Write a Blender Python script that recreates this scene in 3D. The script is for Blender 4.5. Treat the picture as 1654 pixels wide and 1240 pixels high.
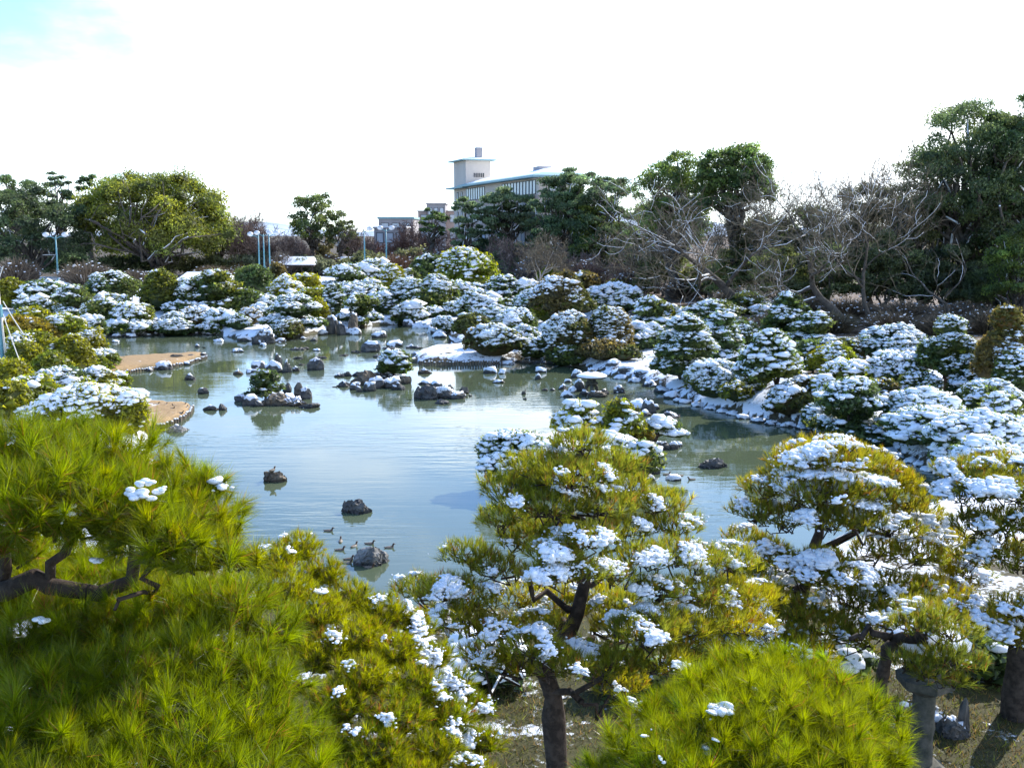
import bpy, math, random
import numpy as np
from mathutils import Vector, Matrix

for _o in list(bpy.data.objects):
    bpy.data.objects.remove(_o)
SC = bpy.context.scene
COL = SC.collection
R_ = math.radians

# ------------------------------------------------------------------ camera, sky, sun, exposure
CAM_H = 7.5
FPX = 1600.0            # focal length in photograph pixels (photograph is 1654 x 1240)
PITCH = R_(8.7)
cam_d = bpy.data.cameras.new('camera')
cam = bpy.data.objects.new('camera', cam_d)
COL.objects.link(cam)
cam.location = (0, 0, CAM_H)
cam.rotation_euler = (math.pi / 2 - PITCH, 0, 0)
cam_d.sensor_width = 36.0
cam_d.lens = 36.0 * FPX / 1654.0
cam_d.clip_start = 0.1
cam_d.clip_end = 9000
SC.camera = cam

SUN_AZ, SUN_EL = R_(40), R_(35)
SUN_DIR = Vector((math.sin(SUN_AZ) * math.cos(SUN_EL), math.cos(SUN_AZ) * math.cos(SUN_EL), math.sin(SUN_EL)))
sd = bpy.data.lights.new('sun', 'SUN')
sd.energy = 4.4
sd.angle = R_(0.53)
sd.color = (1.0, 0.95, 0.86)
so = bpy.data.objects.new('sun', sd)
COL.objects.link(so)
so.rotation_euler = SUN_DIR.to_track_quat('Z', 'Y').to_euler()
so.location = SUN_DIR * 200

W = bpy.data.worlds.new('World')
SC.world = W
W.use_nodes = True
nt = W.node_tree
nt.nodes.clear()
def wn(t, **kw):
    n = nt.nodes.new(t)
    for k, v in kw.items():
        setattr(n, k, v)
    return n
w_out = wn('ShaderNodeOutputWorld')
w_bg = wn('ShaderNodeBackground')
w_bg.inputs['Strength'].default_value = 0.148
w_sky = wn('ShaderNodeTexSky', sky_type='NISHITA')
w_sky.sun_disc = False
w_sky.sun_elevation = SUN_EL
w_sky.sun_rotation = SUN_AZ
w_sky.air_density = 1.0
w_sky.dust_density = 0.6
w_sky.ozone_density = 2.0
w_tc = wn('ShaderNodeTexCoord')
w_sep = wn('ShaderNodeSeparateXYZ')
nt.links.new(w_tc.outputs['Generated'], w_sep.inputs[0])
w_map = wn('ShaderNodeMapping')
w_map.inputs['Scale'].default_value = (1.0, 1.0, 2.6)
nt.links.new(w_tc.outputs['Generated'], w_map.inputs[0])
w_noise = wn('ShaderNodeTexNoise')
w_noise.inputs['Scale'].default_value = 3.4
w_noise.inputs['Detail'].default_value = 7
w_noise.inputs['Roughness'].default_value = 0.55
nt.links.new(w_map.outputs[0], w_noise.inputs['Vector'])
# bright thin cloud veil near the horizon, breaking up into blue higher in the sky
w_el = wn('ShaderNodeMapRange', interpolation_type='SMOOTHSTEP')
w_el.inputs['From Min'].default_value = 0.14
w_el.inputs['From Max'].default_value = 0.30
w_el.inputs['To Min'].default_value = 0.185
w_el.inputs['To Max'].default_value = -0.10
nt.links.new(w_sep.outputs['Z'], w_el.inputs['Value'])
w_add = wn('ShaderNodeMath', operation='ADD')
nt.links.new(w_noise.outputs['Fac'], w_add.inputs[0])
nt.links.new(w_el.outputs[0], w_add.inputs[1])
# the veil thins a little towards the left (away from the sun)
w_lr = wn('ShaderNodeMath', operation='MULTIPLY')
w_lr.inputs[1].default_value = 0.22
nt.links.new(w_sep.outputs['X'], w_lr.inputs[0])
w_add2 = wn('ShaderNodeMath', operation='ADD')
nt.links.new(w_add.outputs[0], w_add2.inputs[0])
nt.links.new(w_lr.outputs[0], w_add2.inputs[1])
w_fac = wn('ShaderNodeMapRange', interpolation_type='SMOOTHSTEP')
w_fac.inputs['From Min'].default_value = 0.42
w_fac.inputs['From Max'].default_value = 0.90
nt.links.new(w_add2.outputs[0], w_fac.inputs['Value'])
w_mix = wn('ShaderNodeMix', data_type='RGBA')
nt.links.new(w_fac.outputs[0], w_mix.inputs[0])
w_tint = wn('ShaderNodeMix', data_type='RGBA', blend_type='MULTIPLY')
w_tint.inputs[0].default_value = 1.0
w_tint.inputs[7].default_value = (0.84, 1.12, 1.46, 1)
nt.links.new(w_sky.outputs[0], w_tint.inputs[6])
nt.links.new(w_tint.outputs[2], w_mix.inputs[6])
w_mix.inputs[7].default_value = (10.6, 11.3, 11.8, 1)
nt.links.new(w_mix.outputs[2], w_bg.inputs['Color'])
nt.links.new(w_bg.outputs[0], w_out.inputs[0])

vs = SC.view_settings
vs.view_transform = 'Standard'
vs.look = 'None'
vs.exposure = 0.82
vs.gamma = 1.0
vs.use_curve_mapping = False
try:
    SC.cycles.max_bounces = 6
    SC.cycles.diffuse_bounces = 3
    SC.cycles.glossy_bounces = 3
    SC.cycles.transmission_bounces = 4
    SC.cycles.caustics_reflective = False
    SC.cycles.caustics_refractive = False
except Exception:
    pass

# ------------------------------------------------------------------ helpers: materials
def mat(name):
    m = bpy.data.materials.new(name)
    m.use_nodes = True
    m.node_tree.nodes.clear()
    return m, m.node_tree.nodes, m.node_tree.links
def N(ns, t, **kw):
    n = ns.new(t)
    for k, v in kw.items():
        setattr(n, k, v)
    return n
def noise_node(ns, ls, scale, detail=4, rough=0.55, vec=None):
    n = N(ns, 'ShaderNodeTexNoise')
    n.inputs['Scale'].default_value = scale
    n.inputs['Detail'].default_value = detail
    n.inputs['Roughness'].default_value = rough
    if vec is not None:
        ls.new(vec, n.inputs['Vector'])
    return n
def geo_pos(ns):
    return N(ns, 'ShaderNodeNewGeometry').outputs['Position']

def foliage_mat(name, trans, gloss, rough):
    m, ns, ls = mat(name)
    a = N(ns, 'ShaderNodeAttribute', attribute_name='col')
    d = N(ns, 'ShaderNodeBsdfDiffuse')
    t = N(ns, 'ShaderNodeBsdfTranslucent')
    g = N(ns, 'ShaderNodeBsdfGlossy')
    g.inputs['Roughness'].default_value = rough
    g.inputs['Color'].default_value = (0.9, 0.9, 0.9, 1)
    ls.new(a.outputs['Color'], d.inputs['Color'])
    hs = N(ns, 'ShaderNodeHueSaturation')
    hs.inputs['Hue'].default_value = 0.49
    hs.inputs['Value'].default_value = 2.2
    hs.inputs['Saturation'].default_value = 1.05
    ls.new(a.outputs['Color'], hs.inputs['Color'])
    ls.new(hs.outputs[0], t.inputs['Color'])
    m1 = N(ns, 'ShaderNodeMixShader')
    m1.inputs[0].default_value = trans
    ls.new(d.outputs[0], m1.inputs[1]); ls.new(t.outputs[0], m1.inputs[2])
    m2 = N(ns, 'ShaderNodeMixShader')
    m2.inputs[0].default_value = gloss
    ls.new(m1.outputs[0], m2.inputs[1]); ls.new(g.outputs[0], m2.inputs[2])
    o = N(ns, 'ShaderNodeOutputMaterial')
    ls.new(m2.outputs[0], o.inputs[0])
    return m

def principled(name, col, rough=0.7, var=0.0, scale=4.0, bump=0.0, bscale=20.0, metal=0.0, spec=0.4, attr=None, col2=None, lo=0.4, hi=0.6, wet=False):
    m, ns, ls = mat(name)
    p = N(ns, 'ShaderNodeBsdfPrincipled')
    p.inputs['Roughness'].default_value = rough
    p.inputs['Metallic'].default_value = metal
    p.inputs['Specular IOR Level'].default_value = spec
    o = N(ns, 'ShaderNodeOutputMaterial')
    ls.new(p.outputs[0], o.inputs[0])
    pos = geo_pos(ns)
    src = None
    if attr:
        src = N(ns, 'ShaderNodeAttribute', attribute_name=attr).outputs['Color']
    if var > 0 or col2 is not None:
        n = noise_node(ns, ls, scale, 5, 0.6, pos)
        mr = N(ns, 'ShaderNodeMapRange')
        mr.inputs['From Min'].default_value = lo
        mr.inputs['From Max'].default_value = hi
        ls.new(n.outputs['Fac'], mr.inputs['Value'])
        mx = N(ns, 'ShaderNodeMix', data_type='RGBA')
        ls.new(mr.outputs[0], mx.inputs[0])
        if src is not None:
            ml = N(ns, 'ShaderNodeMix', data_type='RGBA', blend_type='MULTIPLY')
            ml.inputs[0].default_value = 1
            ls.new(src, ml.inputs[6]); ml.inputs[7].default_value = (1 - var,) * 3 + (1,)
            ls.new(src, mx.inputs[7]); ls.new(ml.outputs[2], mx.inputs[6])
        else:
            c2 = col2 if col2 is not None else tuple(c * (1 - var) for c in col)
            mx.inputs[6].default_value = tuple(c2) + (1,)
            mx.inputs[7].default_value = tuple(col) + (1,)
        out = mx.outputs[2]
        if wet:
            sx = N(ns, 'ShaderNodeSeparateXYZ'); ls.new(pos, sx.inputs[0])
            ad = N(ns, 'ShaderNodeMath', operation='MULTIPLY_ADD'); ls.new(n.outputs['Fac'], ad.inputs[0]); ad.inputs[1].default_value = -.22; ls.new(sx.outputs['Z'], ad.inputs[2])
            wr = N(ns, 'ShaderNodeMapRange'); wr.inputs['From Min'].default_value = -.66; wr.inputs['From Max'].default_value = -.60; wr.inputs['To Min'].default_value = .38; wr.inputs['To Max'].default_value = 1.0
            ls.new(ad.outputs[0], wr.inputs['Value'])
            wm = N(ns, 'ShaderNodeMix', data_type='RGBA', blend_type='MULTIPLY'); wm.inputs[0].default_value = 1
            ls.new(out, wm.inputs[6]); ls.new(wr.outputs[0], wm.inputs[7]); out = wm.outputs[2]
        ls.new(out, p.inputs['Base Color'])
    elif src is not None:
        ls.new(src, p.inputs['Base Color'])
    else:
        p.inputs['Base Color'].default_value = tuple(col) + (1,)
    if bump > 0:
        nb = noise_node(ns, ls, bscale, 6, 0.65, pos)
        b = N(ns, 'ShaderNodeBump')
        b.inputs['Strength'].default_value = 0.6
        b.inputs['Distance'].default_value = bump
        ls.new(nb.outputs['Fac'], b.inputs['Height'])
        ls.new(b.outputs[0], p.inputs['Normal'])
    return m

M = {}
M['leaf'] = foliage_mat('leaf', 0.52, 0.03, 0.5)
M['needle'] = foliage_mat('pine_needle', 0.58, 0.022, 0.36)
M['snow'] = principled('snow', (0.86, 0.88, 0.91), 0.6, 0.04, 3.0, 0.02, 22.0, spec=0.25)
M['bark'] = principled('bark', (0.075, 0.055, 0.042), 0.9, 0.55, 9.0, 0.03, 30.0, spec=0.2)
M['bark_grey'] = principled('bark_grey', (0.115, 0.098, 0.08), 0.9, 0.45, 3.0, 0.03, 14.0, spec=0.2)
M['bark_pale'] = principled('bark_pale', (0.40, 0.36, 0.31), 0.85, 0.35, 3.0, 0.02, 14.0, spec=0.2)
M['twig'] = principled('twig', (0.15, 0.105, 0.085), 0.9, 0.0, attr='col', spec=0.2)
M['rock'] = principled('rock', (0.16, 0.145, 0.125), 0.75, 0.0, 2.2, 0.07, 7.0, col2=(0.045, 0.042, 0.04), lo=0.38, hi=0.66, spec=0.45, wet=True)
M['rock_mid'] = principled('rock_mid', (0.27, 0.25, 0.225), 0.75, 0.0, 3.0, 0.06, 9.0, col2=(0.10, 0.095, 0.085), lo=0.38, hi=0.62, spec=0.45, wet=True)
M['rock_brown'] = principled('rock_brown', (0.20, 0.155, 0.105), 0.8, 0.0, 3.2, 0.06, 9.0, col2=(0.07, 0.055, 0.04), lo=0.36, hi=0.62, spec=0.4, wet=True)
M['rock_grey'] = principled('rock_grey', (0.36, 0.34, 0.31), 0.8, 0.0, 3.2, 0.05, 9.0, col2=(0.16, 0.15, 0.14), lo=0.36, hi=0.62, spec=0.3)
M['stone'] = principled('lantern_stone', (0.11, 0.10, 0.078), 0.85, 0.0, 7.0, 0.02, 30.0, col2=(0.04, 0.042, 0.03), lo=0.35, hi=0.65)  # darkened stone: the lantern's shade is put into its base colour
M['wall'] = principled('cream_wall', (0.62, 0.53, 0.45), 0.85, 0.10, 0.4)
M['wall_pink'] = principled('pink_tile_wall', (0.50, 0.37, 0.31), 0.85, 0.10, 0.4)
M['wall_grey'] = principled('grey_wall', (0.36, 0.33, 0.33), 0.85, 0.10, 0.4)
M['roof'] = principled('copper_roof', (0.30, 0.46, 0.47), 0.6, 0.12, 0.3)
M['teal'] = principled('teal_paint', (0.10, 0.26, 0.31), 0.45, 0.15, 6.0)
M['glass'] = principled('window_glass', (0.16, 0.20, 0.23), 0.08, spec=0.8)
M['dark'] = principled('dark_frame', (0.03, 0.035, 0.04), 0.5)
M['globe'] = principled('lamp_glass', (0.52, 0.54, 0.56), 0.25)
M['wood'] = principled('weathered_wood', (0.17, 0.135, 0.10), 0.85, 0.4, 5.0, 0.01, 20)
M['wood_dark'] = principled('dark_wood', (0.06, 0.045, 0.035), 0.85, 0.4, 5.0, 0.01, 20)
M['rope'] = principled('pale_rope', (0.55, 0.52, 0.45), 0.9)
M['duck'] = principled('duck_feathers', (0.2, 0.15, 0.1), 0.7, 0.35, 40.0, attr='col')
M['hill'] = principled('hazy_hill_wood', (0.22, 0.27, 0.33), 0.95, 0.0, 0.02, col2=(0.42, 0.48, 0.56), lo=0.4, hi=0.62)  # pale grey blue: snow dusting, with distance haze put into the colour

# ------------------------------------------------------------------ helpers: meshes
def make_mesh(name, v, t, material, col=None, smooth=False):
    v = np.ascontiguousarray(v, dtype=np.float32); t = np.ascontiguousarray(t, dtype=np.int32)
    me = bpy.data.meshes.new(name)
    me.vertices.add(len(v)); me.vertices.foreach_set('co', v.ravel())
    me.loops.add(t.size); me.loops.foreach_set('vertex_index', t.ravel())
    k = t.shape[1]
    me.polygons.add(len(t))
    me.polygons.foreach_set('loop_start', np.arange(0, t.size, k, dtype=np.int32))
    me.polygons.foreach_set('use_smooth', np.full(len(t), bool(smooth)))
    if col is not None:
        a = me.attributes.new('col', 'FLOAT_COLOR', 'POINT')
        c = np.ones((len(v), 4), dtype=np.float32); c[:, :3] = col
        a.data.foreach_set('color', c.ravel())
    me.update(calc_edges=True)
    if material is not None:
        me.materials.append(material)
    return me

class MB:
    """collects shapes, builds one mesh object"""
    def __init__(s):
        s.v, s.t, s.c, s.n = [], [], [], 0
    def add(s, v, t, col=None):
        v = np.asarray(v, dtype=np.float64).reshape(-1, 3); t = np.asarray(t, dtype=np.int64)
        if t.shape[1] == 4:
            t = np.concatenate([t[:, [0, 1, 2]], t[:, [0, 2, 3]]])
        s.v.append(v); s.t.append(t + s.n)
        c = np.empty((len(v), 3)); c[:] = (0.1, 0.1, 0.1) if col is None else col
        s.c.append(c); s.n += len(v)
    def box(s, a, b):
        x0, y0, z0 = a; x1, y1, z1 = b
        v = [(x0, y0, z0), (x1, y0, z0), (x1, y1, z0), (x0, y1, z0), (x0, y0, z1), (x1, y0, z1), (x1, y1, z1), (x0, y1, z1)]
        s.add(v, BOXF)
    def obox(s, c, ux, L, Wd, z0, z1):
        """box centred on c (x,y), long side L along unit vector ux, width Wd"""
        ux = np.array(ux, float); uy = np.array((-ux[1], ux[0]))
        v = []
        for z in (z0, z1):
            for a, b in ((-1, -1), (1, -1), (1, 1), (-1, 1)):
                p = np.array(c[:2]) + ux * a * L / 2 + uy * b * Wd / 2
                v.append((p[0], p[1], z))
        s.add(v, BOXF)
    def tube(s, pts, rad, sides=6, col=None, cap=True):
        v, t = tube(pts, rad, sides, cap)
        s.add(v, t, col)
    def lathe(s, prof, c, sides=24, sq=None):
        """profile [(r,z)] round a vertical axis at c"""
        k = len(prof); v = []
        for r, z in prof:
            for i in range(sides):
                a = 2 * math.pi * (i + 0.5) / sides
                v.append((c[0] + r * math.cos(a), c[1] + r * math.sin(a), c[2] + z))
        t = []
        for j in range(k - 1):
            for i in range(sides):
                i2 = (i + 1) % sides
                t.append((j * sides + i, j * sides + i2, (j + 1) * sides + i2, (j + 1) * sides + i))
        s.add(v, t)
        for j, flip in ((0, True), (k - 1, False)):
            b = [v[j * sides + i] for i in range(sides)] + [(c[0], c[1], c[2] + prof[j][1])]
            s.add(b, [((i + 1) % sides, i, sides) if flip else (i, (i + 1) % sides, sides) for i in range(sides)])
    def build(s, name, material, parent=None, smooth=False, kind=None):
        if not s.v:
            return None
        me = make_mesh(name, np.concatenate(s.v), np.concatenate(s.t), material, np.concatenate(s.c), smooth)
        return link(name, me, parent, kind)

BOXF = [(0, 3, 2, 1), (4, 5, 6, 7), (0, 1, 5, 4), (1, 2, 6, 5), (2, 3, 7, 6), (3, 0, 4, 7)]

def link(name, me, parent=None, kind=None):
    o = bpy.data.objects.new(name, me)
    COL.objects.link(o)
    if parent is not None:
        o.parent = parent
    if kind:
        o['kind'] = kind
    return o
def rel(o, root):
    """geometry given in world space, thing's origin at root"""
    o.matrix_parent_inverse = Matrix.Translation(-Vector(root))
    return o
def thing(name, label, cat, loc=(0, 0, 0), group=None):
    o = bpy.data.objects.new(name, None)
    o.empty_display_size = 0.3
    COL.objects.link(o)
    o['label'] = label; o['category'] = cat
    if group:
        o['group'] = group
    o['_base'] = list(map(float, loc))
    return o
def settle():
    """move every thing's empty to its base and keep the parts where they are"""
    for o in list(COL.objects):
        if o.parent is None and o.type == 'EMPTY' and '_base' in o:
            b = Vector(o['_base']); o.location = b
            for c in o.children:
                c.matrix_parent_inverse = Matrix.Translation(-b)
            del o['_base']
def structure(o):
    o['kind'] = 'structure'
    return o
def tag(o, label, cat, group=None):
    o['label'] = label; o['category'] = cat
    if group:
        o['group'] = group
    return o

def tube(pts, rad, sides=6, cap=True):
    P = np.asarray(pts, float); n = len(P)
    rad = np.broadcast_to(np.asarray(rad, float), (n,))
    T = np.gradient(P, axis=0)
    T /= np.linalg.norm(T, axis=1, keepdims=True) + 1e-9
    ref = np.array((0.0, 0.0, 1.0)) if abs(T[:, 2]).mean() < 0.8 else np.array((1.0, 0.0, 0.0))
    U = np.cross(T, ref); U /= np.linalg.norm(U, axis=1, keepdims=True) + 1e-9
    V = np.cross(T, U)
    a = np.arange(sides) * 2 * math.pi / sides
    ring = (U[:, None, :] * np.cos(a)[None, :, None] + V[:, None, :] * np.sin(a)[None, :, None]) * rad[:, None, None]
    v = (P[:, None, :] + ring).reshape(-1, 3)
    i = np.arange(sides); i2 = (i + 1) % sides
    t = []
    for j in range(n - 1):
        b = j * sides
        t.append(np.stack([b + i, b + sides + i, b + sides + i2], 1))
        t.append(np.stack([b + i, b + sides + i2, b + i2], 1))
    t = np.concatenate(t)
    if cap:
        v = np.concatenate([v, P[:1], P[-1:]])
        k = n * sides
        t = np.concatenate([t, np.stack([i2 * 0 + k, i, i2], 1), np.stack([i2 * 0 + k + 1, (n - 1) * sides + i2, (n - 1) * sides + i], 1)])
    return v, t

def ico(sub):
    p = (1 + 5 ** 0.5) / 2
    v = [(-1, p, 0), (1, p, 0), (-1, -p, 0), (1, -p, 0), (0, -1, p), (0, 1, p), (0, -1, -p), (0, 1, -p), (p, 0, -1), (p, 0, 1), (-p, 0, -1), (-p, 0, 1)]
    f = [(0, 11, 5), (0, 5, 1), (0, 1, 7), (0, 7, 10), (0, 10, 11), (1, 5, 9), (5, 11, 4), (11, 10, 2), (10, 7, 6), (7, 1, 8), (3, 9, 4), (3, 4, 2), (3, 2, 6), (3, 6, 8), (3, 8, 9), (4, 9, 5), (2, 4, 11), (6, 2, 10), (8, 6, 7), (9, 8, 1)]
    v = [np.array(x, float) / np.linalg.norm(x) for x in v]
    for _ in range(sub):
        cache, g = {}, []
        def mid(a, b):
            k = (min(a, b), max(a, b))
            if k not in cache:
                m = v[a] + v[b]; v.append(m / np.linalg.norm(m)); cache[k] = len(v) - 1
            return cache[k]
        for a, b, c in f:
            ab, bc, ca = mid(a, b), mid(b, c), mid(c, a)
            g += [(a, ab, ca), (b, bc, ab), (c, ca, bc), (ab, bc, ca)]
        f = g
    return np.array(v), np.array(f)
ICO = [ico(k) for k in range(5)]
OCTA = (np.array([(1, 0, 0), (-1, 0, 0), (0, 1, 0), (0, -1, 0), (0, 0, 1), (0, 0, -1)], float), np.array([(0, 2, 4), (2, 1, 4), (1, 3, 4), (3, 0, 4), (2, 0, 5), (1, 2, 5), (3, 1, 5), (0, 3, 5)]))

def wob(p, freq, seed):
    """smooth vector-free noise, about -1..1"""
    r = np.random.default_rng(seed)
    p = np.asarray(p, float)
    s = np.zeros(p.shape[:-1])
    for k in range(6):
        d = r.normal(size=3); d *= freq * (0.6 + 0.35 * k) / np.linalg.norm(d)
        s += np.sin(p @ d + r.uniform(0, 6.28)) / (1 + 0.35 * k)
    return s / 2.2

def instances(tv, tt, centers, scales, rots=None):
    """many copies of one template; scales (n,3); rots (n,3,3)"""
    n, k = len(centers), len(tv)
    v = tv[None, :, :] * scales[:, None, :]
    if rots is not None:
        v = np.einsum('nij,nkj->nki', rots, v)
    v = v + centers[:, None, :]
    t = tt[None] + (np.arange(n) * k)[:, None, None]
    return v.reshape(-1, 3), t.reshape(-1, tt.shape[1])
def zrots(rng, n):
    a = rng.uniform(0, 6.283, n); c, s = np.cos(a), np.sin(a); o = np.zeros(n); u = np.ones(n)
    return np.stack([np.stack([c, -s, o], 1), np.stack([s, c, o], 1), np.stack([o, o, u], 1)], 1)
def unit(v):
    return v / (np.linalg.norm(v, axis=-1, keepdims=True) + 1e-9)
def axis_rots(rng, ax):
    """rotations taking +Z to ax, random roll"""
    n = len(ax); ax = unit(ax)
    h = rng.normal(size=(n, 3)); u = unit(np.cross(ax, h)); w = np.cross(ax, u)
    return np.stack([u, w, ax], 2)

# ------------------------------------------------------------------ from a pixel of the photograph to a point of the place
EYE = np.array((0.0, 0.0, CAM_H))
FWD = np.array((0.0, math.cos(PITCH), -math.sin(PITCH)))
UP = np.array((0.0, math.sin(PITCH), math.cos(PITCH)))
RIGHT = np.array((1.0, 0.0, 0.0))
WATER = -0.6
def ray(px, py):
    return RIGHT * (px - 827) / FPX + UP * (620 - py) / FPX + FWD
def at_z(px, py, z):
    d = ray(px, py); return EYE + d * (z - CAM_H) / d[2]
def at_y(px, py, y):
    d = ray(px, py); return EYE + d * y / d[1]
def depth(p):
    return float((np.asarray(p) - EYE) @ FWD)
def m_per_px(p):
    return depth(p) / FPX
# ------------------------------------------------------------------ ground, pond
def poly(px):
    return np.array([at_z(x, y, WATER)[:2] for x, y in px])
POND = poly([(450, 985), (330, 900), (262, 760), (236, 698), (215, 665), (196, 632), (172, 606), (138, 592), (138, 582), (172, 574), (160, 558), (152, 549),
             (180, 543), (240, 541), (290, 539), (345, 541), (385, 548), (430, 553), (470, 547), (510, 539), (540, 534), (575, 530), (610, 525), (655, 524),
             (690, 530), (722, 541), (738, 556), (728, 566), (690, 568), (664, 577), (664, 587), (700, 589), (760, 588), (810, 587), (850, 584), (905, 587), (940, 594), (975, 606),
             (1030, 618), (1068, 627), (1090, 640), (1130, 655), (1180, 668), (1225, 680), (1290, 690), (1350, 702), (1405, 716), (1440, 730), (1480, 750), (1530, 772),
             (1540, 800), (1440, 850), (1250, 925), (1050, 985), (820, 1000), (640, 1000)])
LANDS = [
    poly([(120, 604), (185, 603), (205, 599), (270, 592), (322, 581), (337, 575), (326, 571), (250, 576), (150, 582), (110, 590)]),      # upper brown spit
    poly([(200, 668), (232, 651), (306, 655), (312, 662), (296, 678), (240, 697), (205, 700)]),                                            # lower brown spit
    poly([(790, 768), (800, 742), (840, 722), (900, 704), (975, 700), (1030, 712), (1062, 730), (1064, 752), (1046, 776), (1000, 800), (930, 820), (850, 800)]),   # islet with low pines
]
def sdf(P, poly_):
    P = np.asarray(P, float).reshape(-1, 2)
    d = np.full(len(P), 1e18); ins = np.zeros(len(P), bool)
    n = len(poly_)
    for i in range(n):
        a, b = poly_[i], poly_[(i + 1) % n]
        e = b - a; w = P - a
        t = np.clip((w @ e) / (e @ e), 0, 1)
        d = np.minimum(d, ((w - t[:, None] * e) ** 2).sum(1))
        c = ((a[1] <= P[:, 1]) & (b[1] > P[:, 1])) | ((b[1] <= P[:, 1]) & (a[1] > P[:, 1]))
        with np.errstate(divide='ignore', invalid='ignore'):
            xs = a[0] + (P[:, 1] - a[1]) / (b[1] - a[1] + 1e-12) * (b[0] - a[0])
        ins ^= c & (P[:, 0] < xs)
    return np.where(ins, -np.sqrt(d), np.sqrt(d))
def sstep(x, a, b):
    t = np.clip((x - a) / (b - a), 0, 1); return t * t * (3 - 2 * t)
def ground_z(x, y, full=False):
    x = np.atleast_1d(np.asarray(x, float)); y = np.atleast_1d(np.asarray(y, float))
    P = np.stack([x, y], 1)
    sp = sdf(P, POND)
    sl = [sdf(P, L) for L in LANDS]
    p3 = np.concatenate([P, np.zeros((len(P), 1))], 1)
    wv = wob(p3, 0.8, 3) * 0.22 * sstep(np.abs(sp) , 40, 3)
    s = np.maximum(sp, np.max([-k for k in sl], axis=0)) + wv * 0.6      # >0 land
    z_land = WATER + 0.12 + np.clip(s, 0, 0.9) * 0.52
    z_water = WATER - 0.25 - np.clip(-s, 0, 2) * 0.5
    z = np.where(s > 0, z_land, z_water)
    t = np.clip(s + 0.15, 0, 0.3) / 0.3
    z = np.where(np.abs(s) < 0.15, z_water * (1 - t) + z_land * t, z)
    # the banks climb behind the water on the far and right sides
    far = sstep(y, 38, 60)
    z = z + far * sstep(sp, 1.5, 16) * 0.9
    # low rolls of ground
    z = z + sstep(sp, 1.0, 6) * wob(p3, 0.28, 8) * 0.12
    # low sand spits
    for k in (0, 1):
        z = np.where((sl[k] < 0.2) & (sp < 1.0), np.minimum(z, WATER + 0.24 + 0.02 * wob(p3, 2.0, 5)), z)
    # open slope of snow behind the leaning pine on the right bank
    mc = at_z(1283, 632, 0.2)[:2]
    dd = np.hypot((x - mc[0]) / 1.9, (y - mc[1]) / 3.0)
    z = z + 1.1 * np.exp(-dd ** 2) * (sp > 0)
    return (z, s, sp, sl) if full else z
_T = np.concatenate([np.linspace(4, 60, 240), np.linspace(60.3, 170, 240)])
def hit(px, py):
    """where the photograph's ray meets the ground or the water"""
    d = ray(px, py)
    P = EYE + d[None] * (_T / d[1])[:, None]
    g = np.maximum(ground_z(P[:, 0], P[:, 1]), WATER)
    k = np.argmax(P[:, 2] <= g)
    if P[k, 2] > g[k]:
        return at_z(px, py, 0.8)
    if k == 0:
        return P[0]
    a = (P[k - 1, 2] - g[k - 1]); b = (g[k] - P[k, 2]); f = a / (a + b + 1e-9)
    return P[k - 1] * (1 - f) + P[k] * f

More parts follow.
